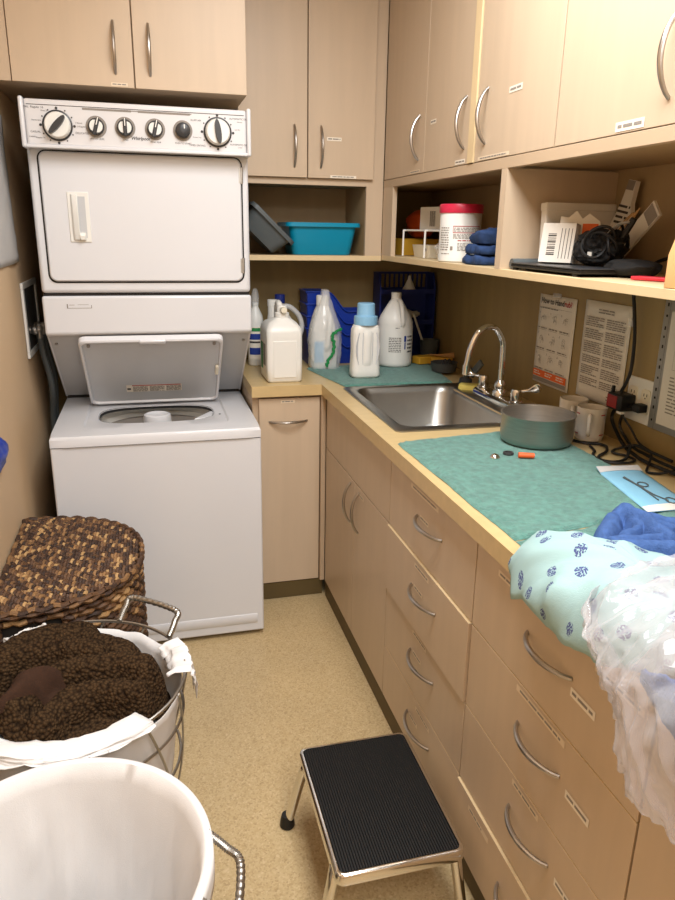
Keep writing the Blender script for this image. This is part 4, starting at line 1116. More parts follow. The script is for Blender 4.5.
mb = MB(); ol = Vector((jx-.0692,jy+.06,CT+.03)); rect(mb, ol, Vector((0,-1,0)), Z, 0,.115,0,.125); mb.mi = 1; rect(mb, ol+Vector((-.0004,0,0)), Vector((0,-1,0)), Z, .004,.05,.01,.115)
mb.mi = 2; rect(mb, ol+Vector((-.0004,0,0)), Vector((0,-1,0)), Z, .056,.11,.03,.115)
P('side_label', mb, [M['labelw'], M['inkg'], M['inkl']], t)
# spray cleaner
t = T('cleaner_bottle', 'clear-capped cleaner bottle with a blue label wedged behind the dryer side', 'bottle', (.435,3.07,CT))
mb = MB(); mb.lathe([(.030,.0005),(.034,.006),(.034,.19),(.030,.215),(.016,.245),(.013,.252),(.013,.27)], (.437,3.07,CT), 28); P('bottle_body', mb, M['plast'], t, ang=60)
P('cap', MB().lathe([(.0165,.258),(.0165,.30),(.010,.325),(.006,.328)], (.437,3.07,CT), 20), M['clear'], t)
def cyl_label(mb, c, r, a0, a1, z0, z1, n=10):
    for k in range(n):
        p = [(c[0]+r*cos(a0+(a1-a0)*q/n), c[1]+r*sin(a0+(a1-a0)*q/n)) for q in (k,k+1)]
        mb.quad((*p[0],z0),(*p[1],z0),(*p[1],z1),(*p[0],z1))
mb = MB(); lc = (.437,3.07)
mb.mi = 0; cyl_label(mb, lc, .0345, 3.4,6.1, CT+.03, CT+.17)
for k, (z0, z1, m_) in enumerate(((.15,.165,2),(.115,.14,1),(.10,.108,3),(.05,.08,1))): mb.mi = m_; cyl_label(mb, lc, .0349, 3.7,5.9, CT+z0, CT+z1)
P('label', mb, [M['labelw'], M['inkb'], M['inkg'], M['ink']], t)
# clear detergent bottle with navy cap and loop handle
t = T('detergent_bottle', 'translucent handled bottle with a navy cap behind the large white jug', 'bottle', (.55,3.05,CT))
mb = MB(); mb.rings([sq(.555,3.05,.05,.035,.02,CT+.0005), sq(.555,3.05,.055,.04,.022,CT+.01), sq(.555,3.05,.055,.04,.022,CT+.14), sq(.552,3.05,.045,.034,.022,CT+.19), sq(.540,3.05,.022,.022,.018,CT+.245), sq(.540,3.05,.017,.017,.016,CT+.268)], True, True, True)
P('bottle_body', mb, M['plast'], t, ang=60)
P('cap', MB().lathe([(.0215,.268),(.0215,.302),(.019,.305)], (.540,3.05,CT), 24), M['bluedk'], t)
pts = smoothpath([(.552,3.05,CT+.255),(.585,3.05,CT+.25),(.622,3.05,CT+.215),(.636,3.05,CT+.17),(.625,3.05,CT+.125),(.600,3.05,CT+.105)], 8)
P('handle', MB().tube(pts, .011, 12), M['sheet'], t)
t = T('cleaner_bottle', 'white-capped plain bottle just behind the large white jug', 'bottle', (.49,3.06,CT))
P('bottle_body', MB().lathe([(.02,.0005),(.0225,.004),(.0225,.2),(.019,.23),(.019,.262)], (.497,2.985,CT), 24), M['plast'], t, ang=60)
P('cap', MB().lathe([(.021,.262),(.021,.287),(.019,.289)], (.497,2.985,CT), 24), M['plast'], t)
# bagged bottle with green tie
t = T('detergent_bottle', 'white handled bottle wrapped in clear film with a green tie', 'bottle', (.71,2.955,CT))
gx, gy = .708, 2.955
mb = MB(); mb.rings([sq(gx,gy,.052,.034,.02,CT+.0005), sq(gx,gy,.058,.039,.022,CT+.01), sq(gx,gy,.058,.039,.022,CT+.12), sq(gx-.002,gy,.050,.036,.022,CT+.19), sq(gx-.003,gy,.034,.028,.02,CT+.245), sq(gx-.003,gy,.023,.023,.018,CT+.268)], True, True, True)
P('bottle_body', mb, M['plast'], t, ang=60)
P('cap', MB().lathe([(.0265,.268),(.0265,.305),(.024,.308)], (gx-.003,gy,CT), 28), M['plast'], t)
pts = smoothpath([(gx+.020,gy-.03,CT+.225),(gx+.018,gy-.052,CT+.20),(gx+.012,gy-.058,CT+.155),(gx+.008,gy-.052,CT+.105),(gx+.008,gy-.036,CT+.085)], 8)
P('handle', MB().tube(pts, .011, 12), M['plast'], t)
mb = MB(); rect(mb, (gx-.045,gy-.0396,CT+.03), X, Z, 0,.04,0,.09); P('label', mb, M['capb'], t)
mb = MB(); rs = []
for j in range(26):
    f = j/25; z = CT+.002+.33*f; row = []
    for k in range(48):
        th = 2*pi*k/48; c, s_ = cos(th), sin(th)
        hx = (.070-.012*abs(f-.35)*2-.040*sstep(.45,1,f)); hy = (.066-.036*sstep(.5,1,f)); r = (abs(c)**3+abs(s_)**3)**(-1/3)
        n = 1+.10*(abs(noise.noise(Vector((c*3,s_*3,f*7))))-.2)+.05*noise.noise(Vector((c*9,s_*9,f*16)))
        row.append((gx+.005+hx*r*c*n, gy-.012+hy*r*s_*n, z))
    rs.append(row)
mb.rings(rs, True, False, True); P('film_wrap', mb, M['film'], t, ang=30)
pts = smoothpath([(gx+.062,gy-.065,CT+.175),(gx+.035,gy-.088,CT+.165),(gx+.018,gy-.088,CT+.150),(gx+.028,gy-.088,CT+.115),(gx+.022,gy-.088,CT+.075),(gx+.005,gy-.088,CT+.05),(gx-.005,gy-.088,CT+.022)], 8)
mb = MB(); mb.tube([p+Vector((.003*sin(i*1.5),0,.002*cos(i*1.1))) for i, p in enumerate(pts)], .0062, 8, flat=.6); P('green_tie', mb, M['greenp'], t)
# softener
t = T('softener_bottle', 'white grip bottle with a pale blue cap on the green towel', 'bottle', (.817,2.69,CT+.009))
sx, sy, s0 = .817, 2.69, CT+.010
mb = MB(); mb.rings([sq(sx,sy,.052,.034,.022,s0), sq(sx,sy,.060,.040,.026,s0+.010), sq(sx,sy,.058,.038,.026,s0+.03), sq(sx,sy,.055,.037,.025,s0+.10), sq(sx,sy,.056,.037,.025,s0+.17), sq(sx,sy,.055,.036,.025,s0+.19), sq(sx,sy,.048,.032,.024,s0+.206), sq(sx,sy,.042,.03,.024,s0+.210)], True, True, True)
P('bottle_body', mb, M['plast'], t, ang=60)
for s_ in (-1,1):
    mb = MB()
    mb.grid(lambda a, b: (sx+s_*(.018+.030*b-.012*(1-sin(pi*a))*b), sy-.0375-.0012+.0*a+.004*sin(pi*b), s0+.055+.125*a), 14, 8)
    P('grip_hollow', mb, M['white2'], t)
mb = MB(); rs = []
for k in range(13):
    f = k/12; z = s0+.05+.135*f; w = .0155+.006*abs(f-.5); d = .006*sin(pi*f)**.4
    rs.append([(sx-w,sy-.036,z),(sx-w*.6,sy-.038-d,z),(sx+w*.6,sy-.038-d,z),(sx+w,sy-.036,z)])
mb.rings(rs, True, True, True); P('grip', mb, M['plast'], t, ang=60)
P('cap', MB().lathe([(.046,.208),(.047,.212),(.046,.240),(.036,.243),(.0355,.246),(.034,.288),(.031,.291)], (sx,sy,s0), 40), M['capb'], t)
mb = MB().box(sx-.06,sx+.06,sy-.042,sy+.042,s0+.0005,s0+.0105); 
# gallon jug
t = T('gallon_jug', 'round white gallon jug with printed label beside the softener bottle', 'jug', (1.022,2.925,CT+.009))
gx, gy, g0 = 1.022, 2.925, CT+.010
mb = MB(); mb.lathe([(.068,0),(.0755,.006),(.0765,.02),(.0765,.165),(.0745,.178),(.0755,.186),(.066,.212),(.036,.262),(.024,.279),(.019,.285)], (gx,gy,g0), 48)
P('jug_body', mb, M['plast'], t, ang=50)
P('cap', MB().lathe([(.0215,.283),(.0215,.309),(.019,.311)], (gx,gy,g0), 28), M['plast'], t)
pts = smoothpath([(gx+.004,gy-.018,g0+.278),(gx+.005,gy-.045,g0+.272),(gx+.006,gy-.068,g0+.235),(gx+.007,gy-.074,g0+.195),(gx+.007,gy-.070,g0+.178)], 8)
P('handle', MB().tube(pts, .0105, 12), M['plast'], t)
mb = MB()
def cdash(a0, a1, z0, z1, rows, mi):
    mb.mi = mi; h = (z1-z0)/rows
    for r in range(rows):
        a = a0
        while a < a1-.01:
            w = min(LR.uniform(.04,.16), a1-a); cyl_label(mb, (gx,gy), .0770, a, a+w, g0+z1-(r+.8)*h, g0+z1-(r+.35)*h, 2); a += w+.03
cdash(4.05,4.75,.065,.13,9,0); cdash(5.15,5.6,.06,.14,5,0); cdash(4.4,4.62,.166,.172,1,0)
P('printing', mb, M['ink'], t)
mb = MB(); cyl_label(mb, (gx,gy), .0772, 4.92,5.06, g0+.11, g0+.135, 3); cyl_label(mb, (gx,gy), .0772, 4.95,5.03, g0+.078, g0+.108, 2)
P('emblem', mb, M['inkb'], t)

# ------------------------------------------------------------------ nested blue bins
def bin_mesh(k):
    z0 = CT+.0008+k*.052; x0, x1, y0, y1 = .655, .955, 3.035, 3.185; th = .0028; tp = .0085
    def prof(x):  # height of the side at x
        f = (x-x0)/(x1-x0)
        return .160 if f < .30 else .160-.085*sstep(.30,.62,f)
    N = 26; mb = MB(); xs = [x0+(x1-x0)*i/N for i in range(N+1)]
    for side in (0,1):
        yo = (y0 if side == 0 else y1); s_ = 1 if side == 0 else -1
        rs = []
        for x in xs:
            h = prof(x); a = yo+s_*tp; b = yo+s_*tp*(1-h/.16)
            bx_ = x if tp < x-x0 < x1-x0-tp else (x0+tp if x-x0 <= tp else x1-tp)
            rs.append([(bx_,a,z0),(x,b,z0+h),(x,b+s_*th,z0+h),(bx_,a+s_*th,z0)])
        mb.rings(rs, True, True, True)
    mb.rings([[(x0+tp,y0+tp,z0),(x0+tp,y1-tp,z0),(x0,y1,z0+.16),(x0,y0,z0+.16)],[(x0+tp+th,y0+tp,z0),(x0+tp+th,y1-tp,z0),(x0+th,y1,z0+.16),(x0+th,y0,z0+.16)]], True, True, True)
    mb.rings([[(x1-tp,y0+tp,z0),(x1-tp,y1-tp,z0),(x1-tp*.5,y1-tp*.5,z0+.075),(x1-tp*.5,y0+tp*.5,z0+.075)],[(x1-tp-th,y0+tp,z0),(x1-tp-th,y1-tp,z0),(x1-tp*.5-th,y1-tp*.5,z0+.075),(x1-tp*.5-th,y0+tp*.5,z0+.075)]], True, True, True)
    mb.box(x0+tp, x1-tp, y0+tp, y1-tp, z0, z0+th)
    rim = MB()
    pts = [(x, y0-.0012, z0+prof(x)-.002) for x in xs]
    rim.tube(pts, .0034, 6); rim.tube([(x, y1+.0012, z) for x, _, z in pts], .0034, 6)
    rim.tube([(x1-.004,y0,z0+.073),(x1-.004,y1,z0+.073)], .0038, 6); rim.tube([(x0-.001,y0,z0+.158),(x0-.001,y1,z0+.158)], .0038, 6)
    return mb, rim
names = ['lowest of the four nested blue bins, standing on the worktop', 'second bin from the bottom of the nested blue stack', 'third bin from the bottom of the nested blue stack', 'topmost of the four nested blue bins behind the wrapped bottle']
t0 = T('storage_bin', names[0], 'bin', (.78,3.11,CT+.0008), 'nested blue storage bins')
m0, r0 = bin_mesh(0); P('bin_body', m0, M['bluep'], t0); P('rim', r0, M['bluep'], t0)
for k in range(1,4): dup(t0, (.78,3.11,CT+.0008+.052*k), names[k])

# ------------------------------------------------------------------ navy caddy in the corner
t = T('storage_caddy', 'navy slotted plastic caddy standing in the back corner of the worktop', 'caddy', (1.13,3.15,CT))
mb = MB()
cx0, cx1, cy0, cy1 = 1.005, 1.272, 3.10, 3.205
for k in range(12):
    x = cx0+.01+k*(cx1-cx0-.02)/11; mb.box(x-.004, x+.004, cy1-.006, cy1, 1.235, 1.298)
mb.box(cx0, cx1, cy1-.006, cy1, 1.296, 1.306); mb.box(cx0, cx1, cy1-.006, cy1, CT+.001, 1.236)
P('back_panel', mb, M['bluedk'], t)
for x in (cx0, cx1-.006): P('side_panel', MB().prism([(cy0,CT+.001),(cy1,CT+.001),(cy1,1.306),(cy0+.03,1.306),(cy0,1.24)], 'x', x, x+.006), M['bluedk'], t)
for z in (1.213, 1.075, CT+.001): P('shelf', MB().box(cx0+.006, cx1-.006, cy0, cy1-.006, z, z+.006), M['bluedk'], t)
for z in (1.219, 1.081): P('front_rail', MB().box(cx0+.006, cx1-.006, cy0-.001, cy0+.003, z-.006, z+.014), M['bluedk'], t)
mb = MB().lathe([(.034,0),(.030,.012),(.007,.058),(.005,.072)], (1.160,3.148,1.2195), 28); tag(P('funnel', mb, M['plast']), 'small white funnel upside down on the navy caddy upper shelf', 'funnel')
t = T('spray_bottle', 'white bottle lying on its side on the navy caddy lower shelf', 'bottle', (1.16,3.14,1.082))
mb = MB(); mb.x = Matrix.Translation((1.135,3.155,1.1135)) @ Matrix.Rotation(radians(20),4,'Z') @ Matrix.Rotation(pi/2,4,'Y')
mb.lathe([(.024,-.06),(.026,-.052),(.026,.03),(.016,.055),(.012,.06)], (0,0,0), 26)
P('bottle_body', mb, M['plast'], t, ang=50)
mb = MB(); mb.x = Matrix.Translation((1.135,3.155,1.1135)) @ Matrix.Rotation(radians(20),4,'Z') @ Matrix.Rotation(pi/2,4,'Y'); mb.lathe([(.015,.060),(.015,.085),(.010,.088),(.008,.1)], (0,0,0), 20); P('cap', mb, M['cream'], t)
t = T('brush_cup', 'grey plastic cup with brush handles in the dark back corner', 'cup', (1.236,3.06,CT))
P('cup', MB().lathe([(.034,.0005),(.045,.098),(.043,.098),(.032,.004)], (1.232,3.045,CT), 28), M['grayp'], t)
mb = MB().cyl((1.228,3.04,CT+.01),(1.150,3.05,CT+.215),.0055,.0045,10); tag(P('brush', mb, M['plast']), 'slim white brush handle leaning out of the grey cup', 'brush')
for i, (x, y, a, l) in enumerate(((1.165,2.935,.3,'yellow sponge pad behind the gallon jug'),(1.238,2.90,-.5,'yellow sponge pad under the wire ties beside the grey bowl'))):
    mb = MB(); mb.x = Matrix.Translation((x,y,CT+.011)) @ Matrix.Rotation(a,4,'Z'); mb.rings([rrect(0,0,.045,.028,.006,0,4), rrect(0,0,.045,.028,.006,.032,4)], True, True, True)
    tag(P('sponge_pad', mb, M['yellow'], bev=.003), l, 'sponge', 'yellow sponge pads')
mb = MB()
for k in range(4): mb.cyl((1.19+.012*k,2.93-.02*k,CT+.049+.003*k),(1.27+.004*k,2.84+.012*k,CT+.050+.004*k),.0025,n=8)
tag(P('wire_ties', mb, M['kraft']), 'few thin tan sticks lying across the yellow sponges', 'sticks')
t = T('soap_bowl', 'round dark grey bowl holding small dark bits by the green towel', 'bowl', (1.178,2.745,CT))
P('bowl', MB().lathe([(.042,.0105),(.05,.014),(.057,.05),(.054,.05),(.046,.018)], (1.178,2.735,CT), 32), M['bowlg'], t)
mb = MB()
for k in range(6): mb.x = Matrix.Translation((1.165+.009*k,2.72+.013*(k%3),CT+.036)) @ Matrix.Rotation(k,4,'Z') @ Matrix.Rotation(.6,4,'X'); mb.box(-.004,.004,-.012,.012,-.003,.024)
mb.x = None
tag(P('soap_bits', mb, M['dkplast'], bev=.002), 'small dark loose bits heaped in the grey bowl', 'bits')['kind'] = 'stuff'

# ------------------------------------------------------------------ basins in the back niche
NZ = 1.3865
def basin(name, label, m, x, loc, L=.30, W=.22, H=.122, tp=.022):
    t = T(name, label, 'basin', loc)
    mb = MB(); mb.x = x
    o_ = lambda f, z, g=0: rrect(0,0,L/2-tp*(1-f)+g,W/2-tp*(1-f)+g,.028,z,6)
    mb.rings([o_(0,0), o_(.1,.004), o_(1,H), o_(1,H,.010), o_(1,H+.004,.010), o_(1,H+.004,-.003), o_(.1,.007,-.004)], True, True, True)
    P('tub', mb, m, t, ang=50)
    mb = MB(); mb.x = x; mb.rings([o_(1,H-.012,.010), o_(1,H+.0035,.0105), o_(1,H+.0035,.012), o_(1,H-.012,.012), o_(1,H-.012,.010)], True); P('rim', mb, m, t)
    return t
basin('wash_basin', 'turquoise plastic basin sitting flat in the back wall niche', M['teal'], Matrix.Translation((.70,3.03,NZ)), (.70,3.03,NZ), .285)
gx_ = Matrix.Translation((.4345,3.0,1.4465)) @ Matrix.Rotation(radians(43.8),4,'Y')
basin('wash_basin', 'dark grey plastic basin leaning on its side against the turquoise one', M['grayp'], gx_, (.45,3.0,NZ), .20, .19, .085, .02)

# ------------------------------------------------------------------ niche A: wipes etc.
SZ = 1.3895
t = T('wipes_tub', 'white wipes tub with a crimson lid on the open shelf', 'tub', (1.012,2.285,SZ))
wc = (1.015,2.29,SZ)
P('tub_body', MB().lathe([(.066,.0003),(.0695,.003),(.0695,.02),(.068,.025),(.068,.154),(.066,.158)], wc, 44), M['plast'], t, ang=50)
P('lid', MB().lathe([(.0705,.154),(.0715,.158),(.0715,.178),(.069,.182),(.045,.1815),(.044,.1785)], wc, 44), M['redlid'], t, ang=50)
mb = MB()
def wl(a0, a1, z0, z1, mi, n=8): mb.mi = mi; cyl_label(mb, wc, .0690, a0, a1, SZ+z0, SZ+z1, n)
def wdash(a0, a1, z0, z1, rows, mi):
    h = (z1-z0)/rows
    for r in range(rows):
        a = a0
        while a < a1-.02:
            w = min(LR.uniform(.05,.2), a1-a); wl(a, a+w, z1-(r+.8)*h, z1-(r+.35)*h, mi, 2); a += w+.04
wl(3.95,5.4,.112,.114,1); wl(3.95,5.4,.092,.094,1); wl(3.95,3.97,.092,.114,1,1); wl(5.38,5.4,.06,.114,1,1)
wdash(4.0,5.3,.096,.110,3,2); wdash(3.97,5.35,.074,.09,4,2); wdash(4.2,5.35,.066,.072,1,1); wdash(4.2,5.3,.036,.062,6,2); wdash(3.2,3.75,.036,.112,10,2); wdash(3.3,3.85,.024,.03,1,2); wdash(3.8,4.1,.018,.023,1,0)
wl(3.85,3.98,.038,.050,0,2)
P('printing', mb, [M['inkl'], M['inkr'], M['inkl']], t)
# navy folded cloths
labs = ['folded navy cloth at the bottom of the pile beside the wipes tub', 'folded navy cloth in the middle of the pile beside the wipes tub', 'folded navy cloth flopped on top of the pile beside the wipes tub']
for k in range(3):
    mb = MB(); rs = []
    z0 = SZ+.0008+k*.0305; hx, hy = .066-.004*k, .074-.006*k; cx_, cy_ = 1.022+.004*k, 2.085-.004*k
    for f, h in ((0,.0298),(.6,.0298),(.9,.0295),(.985,.026),(1,.015),(.985,.003),(.9,.0),(0,.0)):
        row = []
        for i in range(56):
            th = 2*pi*i/56; c, s_ = cos(th), sin(th); r = (abs(c)**4+abs(s_)**4)**(-.25)
            n = 1+.13*fbm(c*3.5+k*4,s_*2.5,h*40)+.05*sin(h*420+k+3*fbm(c*2,s_*2,k))*(f > .8)
            x, y = cx_+hx*f*r*c*n, cy_+hy*f*r*s_*n
            z = z0+h+(.007*fbm(x*30,y*30,k)-.003 if .015 < h and f > .4 else 0)
            if k == 2 and h > .01: z += .026*max(0,1-abs(y-2.045)/.06)*(1-f*.4)
            row.append((x,y,z))
        rs.append(row)
    mb.rings(rs, True, True, True)
    tag(P('folded_cloth', mb, M['navycloth'], ang=180), labs[k], 'cloth', 'folded navy cloths')
# white wire rack, bin, crinkled packs
t = T('wire_rack', 'white wire rack standing on the open shelf left of the wipes tub', 'rack', (1.06,2.55,SZ))
for y in (2.735, 2.505):
    P('leg_frame', MB().tube(smoothpath([(.975,y,SZ+.003),(.975,y,SZ+.088),(.978,y,SZ+.096),(.986,y,SZ+.0985),(1.15,y,SZ+.0985),(1.162,y,SZ+.094),(1.165,y,SZ+.085),(1.165,y,SZ+.003)], 4), .0036, 8), M['plast'], t)
for x in (.985,1.02,1.055,1.09,1.125,1.155):
    P('shelf_wire', MB().tube([(x,2.74,SZ+.0985),(x,2.40,SZ+.0985)], .003, 8), M['plast'], t)
t = T('plastic_tray', 'small white plastic tray under the wire rack', 'tray', (1.05,2.65,SZ))
mb = MB(); mb.rings([rrect(1.06,2.645,.045,.075,.01,SZ+.0005), rrect(1.06,2.645,.052,.085,.012,SZ+.046), rrect(1.06,2.645,.049,.082,.012,SZ+.046), rrect(1.06,2.645,.043,.073,.01,SZ+.004)], True, True, True)
P('tray', mb, M['cream'], t)
P('round_mark', MB().cyl((1.0098,2.58,SZ+.03),(1.0088,2.58,SZ+.03),.006,n=14), M['inkl'], t)
mb = MB(); rs = []
for j in range(14):
    v = j/13; rs.append([(1.05+.05*sin(pi*clamp(v,.03,.97))*cos(2*pi*k/30)*(1+.25*noise.noise(Vector((k*.5,v*6,1)))), 2.455+.055*sin(pi*clamp(v,.03,.97))*sin(2*pi*k/30)*(1+.25*noise.noise(Vector((k*.5,v*6,4)))), SZ+.034-.033*cos(pi*v)) for k in range(30)])
mb.rings(rs, True, True, True); tag(P('film_packet', mb, M['film'], ang=25), 'crinkled clear packet between the wire rack and the wipes tub', 'packet')
mb = MB(); mb.x = Matrix.Translation((1.11,2.99,SZ)) @ Matrix.Rotation(.1,4,'Z'); 
for a in ((-.1,.1,-.12,-.116,.003,.066),(-.1,.1,.116,.12,.003,.066),(-.1,-.096,-.116,.116,.003,.066),(.096,.1,-.116,.116,.003,.066),(-.1,.1,-.12,.12,.0005,.003)): mb.box(*a)
tag(P('yellow_tray', mb, M['yellow'], bev=.001), 'yellow plastic tray at the dark end of the open shelf', 'tray')
mb = MB(); mb.x = Matrix.Translation((1.13,2.955,SZ+.125)) @ Matrix.Rotation(.5,4,'Z'); rs = []
for j in range(14):
    v = j/13; s_ = sin(pi*clamp(v,.04,.96)); rs.append([(.05*s_*cos(2*pi*k/24)*(1+.3*noise.noise(Vector((k*.4,v*5,2)))), .075*s_*sin(2*pi*k/24)*(1+.3*noise.noise(Vector((k*.4,v*5,6)))), -.058*cos(pi*v)) for k in range(24)])
mb.rings(rs, True, True, True); tag(P('orange_packet', mb, M['orange'], ang=40), 'crumpled orange packet heaped in the yellow tray', 'packet')
mb = MB(); mb.x = Matrix.Translation((1.10,2.65,SZ+.1023)) @ Matrix.Rotation(.25,4,'Z')
bx_ = mb.box(-.045,.05,-.09,.085,0,.082); mb.mi = 1
ob = Vector((-.0455,.02,.012)); 
for k in range(9): rect(mb, ob, Vector((0,-1,0)), Z, .004*k, .004*k+(.0014 if k % 3 else .0026), 0, .055)
tag(P('white_carton', mb, [M['paper'], M['ink']]), 'white carton with a barcode resting on the wire rack', 'carton')

# ------------------------------------------------------------------ niche B: cartons, device, packets
t = T('white_carton', 'long shallow white carton leaning on the shelf divider behind the barcode carton', 'carton', (1.14,1.79,SZ+.02))
mb = MB(); mb.x = Matrix.Translation((1.140,1.792,SZ+.0205)) @ Matrix.Rotation(-.05,4,'X')
mb.box(-.105,.105,-.014,.014,0,.150)
P('box', mb, M['paper'], t, .003)
mb2 = MB(); mb2.x = mb.x; mb2.box(-.107,.107,-.0155,.0155,.132,.153); P('lid', mb2, M['paper'], t, .003)
t = T('electronic_tablet', 'flat black electronic device with cables lying on the open shelf', 'device', (1.06,1.68,SZ))
mb = MB(); mb.x = Matrix.Translation((1.032,1.640,SZ+.0065)) @ Matrix.Rotation(radians(-90),4,'Z')
mb.box(-.162,.17,-.08,.08,0,.010); P('slab', mb, M['black'], t, .003)
m_ = MB(); m_.x = mb.x; m_.box(-.166,.174,-.083,.083,.010,.0125); P('top_plate', m_, M['dkplast'], t, .001)
m_ = MB(); m_.x = mb.x; m_.cyl((-.176,-.07,.0085),(-.176,.03,.0085),.0135,n=16); P('roll', m_, M['grayp'], t)
m_ = MB(); m_.x = mb.x
for x, y in ((-.15,-.07),(-.15,.07),(.14,-.07),(.14,.07)): m_.cyl((x,y,-.0062),(x,y,.001),.008,n=10)
P('foot', m_, M['black'], t)
top = SZ+.0195
mb = MB(); mb.x = Matrix.Translation((1.030,1.702,top+.0005)) @ Matrix.Rotation(-.95,4,'Z') @ Matrix.Rotation(-.16,4,'X')
mb.box(-.046,.042,-.013,.013,.002,.100); mb.mi = 1
ob = Vector((-.028,-.0135,.02))
for k in range(11): rect(mb, ob, Vector((0,0,1)), Vector((1,0,0)), .0052*k, .0052*k+(.0018 if k % 3 else .0035), 0, .022)
for k in range(4): rect(mb, Vector((.006+k*.009,-.0135,.012)), Z, Vector((1,0,0)), 0,.075, 0,.0016)
tag(P('swab_carton', mb, [M['paper'], M['ink']]), 'white carton with a barcode standing at the front of the shelf', 'carton')
mb = MB(); mb.x = Matrix.Translation((1.080,1.690,top+.0005)) @ Matrix.Rotation(-.6,4,'Z') @ Matrix.Rotation(-.10,4,'X')
mb.prism([(-.05,0),(.045,0),(.048,.105),(.02,.125),(.004,.112),(-.012,.132),(-.03,.115),(-.05,.118)], 'y', -.006, .006); mb.mi = 1
rect(mb, Vector((.006,-.0068,.062)), X, Z, 0,.038,0,.038)
tag(P('paper_envelope', mb, [M['paper'], M['inko']]), 'torn white envelope with an orange patch behind the barcode carton', 'envelope')
t = T('pressure_cuff', 'bundled black fabric cuff with tubing heaped on the black device', 'cuff', (1.12,1.60,top))
mb = MB(); rs = []
for j in range(34):
    v = j/33; s_ = sin(pi*clamp(v,.03,.97))**.5; row = []
    for k in range(60):
        th = 2*pi*k/60; q = Vector((cos(th)*1.3, sin(th)*1.3, v*2.2)); n = 1+.30*noise.noise(q*1.4+Vector((3,0,1)))+.28*(abs(noise.noise(q*3.2))-.2)-.2*max(0,1-abs(noise.noise(q*2.3+Vector((1,5,2))))*5)
        row.append((1.098+.055*s_*cos(th)*n, 1.618+.066*s_*sin(th)*n, top+.041-.040*cos(pi*v)*(1+.35*noise.noise(q*2+Vector((9,9,9)))*(v > .5))))
    rs.append(row)
mb.rings(rs, True, True, True); P('cuff', mb, M['blackm'], t, ang=60)
rq = random.Random(5)
for k in range(8):
    th = rq.uniform(0,6.28); ctr = Vector((1.09+.035*cos(th),1.61+.045*sin(th),top+.048+.022*rq.random())); ax = Vector((rq.uniform(-1,1),rq.uniform(-1,1),rq.uniform(-.3,.6))).normalized(); e1 = ax.orthogonal().normalized(); e2 = ax.cross(e1)
    P('tubing', MB().tube([ctr+e1*(.036*cos(2*pi*q/20))+e2*(.028*sin(2*pi*q/20)) for q in range(20)], .0036, 7, closed=True), M['black'], t)
P('buckle', MB().tube(smoothpath([(1.115,1.575,top+.05),(1.125,1.555,top+.09),(1.13,1.545,top+.112)], 6), .008, 8), M['black'], t)
P('strap', MB().tube(smoothpath([(1.095,1.60,top+.066),(1.11,1.575,top+.098),(1.125,1.55,top+.104)],8), .011, 8, flat=.3), M['sheet'], t)
P('tag', MB().box(1.044,1.047,1.575,1.59,top+.02,top+.034), M['plast'], t)
mb = MB(); rs = []
for j in range(18):
    v = j/17; s_ = sin(pi*clamp(v,.03,.97))**.6; rs.append([(1.095+.055*s_*cos(2*pi*k/30)*(1+.3*noise.noise(Vector((k*.4,v*4,1)))), 1.485+.072*s_*sin(2*pi*k/30)*(1+.3*noise.noise(Vector((k*.4,v*4,6)))), SZ+.0205-.020*cos(pi*v)) for k in range(30)])
mb.rings(rs, True, True, True); tag(P('cable_bundle', mb, M['blackm'], ang=40), 'flattened black cable bundle beside the pressure cuff on the shelf', 'cable')
def ribbon(pts, r): return MB().tube(smoothpath(pts, 8), r, 8)
tag(P('loose_strap', ribbon([(1.00,1.80,SZ+.006),(.975,1.73,SZ+.006),(.99,1.66,SZ+.006),(.97,1.60,SZ+.008),(1.0,1.53,SZ+.006),(1.06,1.50,SZ+.01)], .0055), M['black']), 'thin black strap curling along the shelf front edge', 'strap')
cord('device_cable', [(1.15,1.60,SZ+.012),(1.19,1.57,SZ+.012),(1.20,1.525,SZ+.034),(1.20,1.47,SZ+.047),(1.20,1.40,SZ+.045),(1.20,1.32,SZ+.02),(1.20,1.27,SZ+.006)], 'black cable arching from the device toward the kraft box', .0045)
mb = MB(); mb.x = Matrix.Translation((1.236,1.748,SZ+.119)) @ Matrix.Rotation(radians(8),4,'Y') @ Matrix.Rotation(.16,4,'X')
prof = [(-.045,-.115),(.040,-.115),(.052,-.03),(.048,.02),(.026,.06),(.018,.115),(-.016,.115),(-.018,.055),(-.034,.0),(-.046,-.06)]
mb.prism([(-a,b) for a, b in prof], 'x', -.006, .006)
mb.mi = 1; rect(mb, Vector((-.0068,0,0)), Vector((0,-1,0)), Z, -.038,.046,-.05,-.012); mb.mi = 2
dashes(mb, Vector((-.0070,0,0)), Vector((0,-1,0)), Z, -.022,.03,0,.055,4,LR,.45); mb.mi = 3; rect(mb, Vector((-.0068,0,0)), Vector((0,-1,0)), Z, -.016,.016,.09,.114)
tag(P('swab_packet', mb, [M['paper'], M['inko'], M['ink'], M['inkl']]), 'tapered white packet with an orange band leaning on the shelf back', 'packet')
t = T('swab_pouch', 'open white pouch of wooden swabs leaning out over the cable bundle', 'pouch', (1.2,1.60,SZ))
Pm = Matrix.Translation((1.195,1.625,SZ+.095)) @ Matrix.Rotation(radians(50),4,'X')
mb = MB(); mb.x = Pm; mb.box(-.003,.004,-.022,.022,-.075,.098); mb.mi = 1; rect(mb, Vector((-.0035,0,0)), Vector((0,-1,0)), Z, -.02,.02,.055,.092); P('pouch', mb, [M['paper'], M['inkl']], t)
for k in range(5):
    mb = MB(); mb.x = Pm @ Matrix.Translation((-.006-.0012*(k%2),.026+.006*k,0)) @ Matrix.Rotation(.09*(k-2)-.05,4,'X'); mb.cyl((0,0,-.085),(0,0,.055-.008*k),.0017,n=8); P('swab_stick', mb, M['wood'], t)
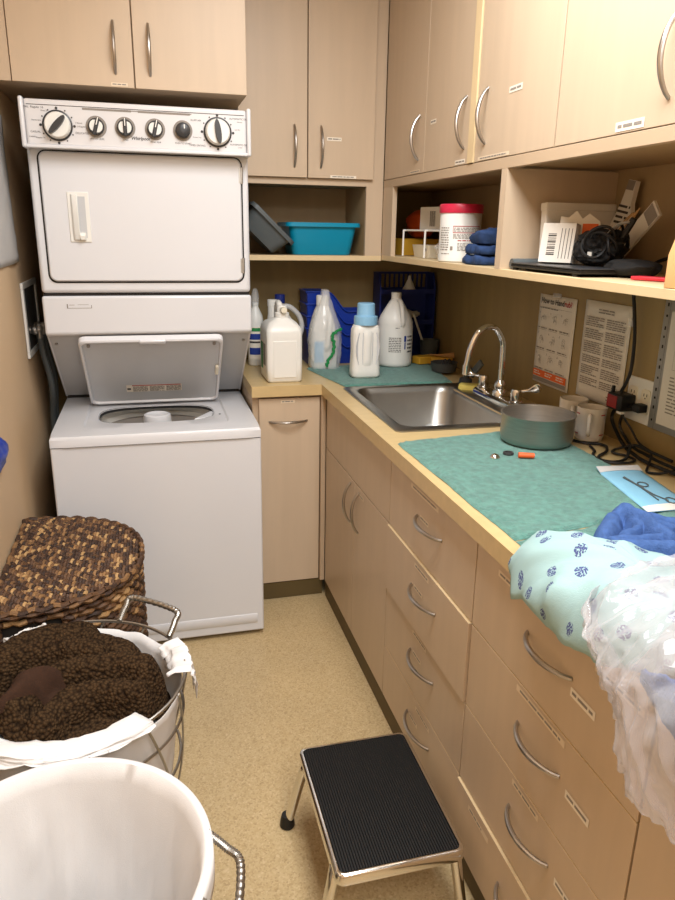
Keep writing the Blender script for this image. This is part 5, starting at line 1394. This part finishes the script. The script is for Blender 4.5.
mb = MB(); mb.x = Matrix.Translation((1.062,1.355,SZ+.0005)) @ Matrix.Rotation(.45,4,'Z'); mb.box(-.02,.02,-.045,.045,0,.008)
tag(P('red_notebook', mb, M['pink'], bev=.002), 'small red notebook lying flat near the shelf front', 'notebook')
mb = MB(); mb.x = Matrix.Translation((1.018,1.142,SZ+.0005)) @ Matrix.Rotation(.35,4,'Z'); mb.prism([(-.07,0),(.09,0),(.09,.13),(-.035,.13),(-.07,.06)], 'y', -.075, .05)
tag(P('kraft_box', mb, M['kraft'], bev=.001), 'kraft cardboard box with a sloped front on the open shelf', 'box')

# ------------------------------------------------------------------ light and camera
def area(name, loc, rot, sx, sy, power, col=(1,.93,.84)):
    l = bpy.data.lights.new(name, 'AREA'); l.shape = 'RECTANGLE'; l.size = sx; l.size_y = sy; l.energy = power; l.color = col
    o = bpy.data.objects.new(name, l); COL.objects.link(o); o.location = loc; o.rotation_euler = rot; return o
area('ceiling_troffer', (.45,1.15,ZC-.02), (0,0,0), .6, 1.2, 42, (.955,.98,1))
area('rear_troffer', (.45,-.75,ZC-.02), (0,0,0), .6, 1.2, 44, (.955,.98,1))
w = bpy.data.worlds.new('world'); SC.world = w; w.use_nodes = True
w.node_tree.nodes['Background'].inputs[0].default_value = (.9,.85,.8,1); w.node_tree.nodes['Background'].inputs[1].default_value = .01

cam = bpy.data.cameras.new('camera'); co = bpy.data.objects.new('camera', cam); COL.objects.link(co); SC.camera = co
F = Vector((0.24411772, 0.92367308, -0.29535500)); Rv = Vector((0.96791627, -0.25077990, 0.01573316)); U = Vector((0.05953680, 0.28971965, 0.95525802))
Mx = Matrix((Rv, U, -F)).transposed().to_4x4(); Mx.translation = (0,0,1.48303)
co.matrix_world = Mx
cam.sensor_fit = 'VERTICAL'; cam.sensor_height = 36; cam.lens = 709.8348/900*36; cam.clip_start = .02
vs = SC.view_settings; vs.view_transform = 'Standard'; vs.look = 'None'; vs.gamma = 1; vs.use_curve_mapping = False; vs.exposure = .12
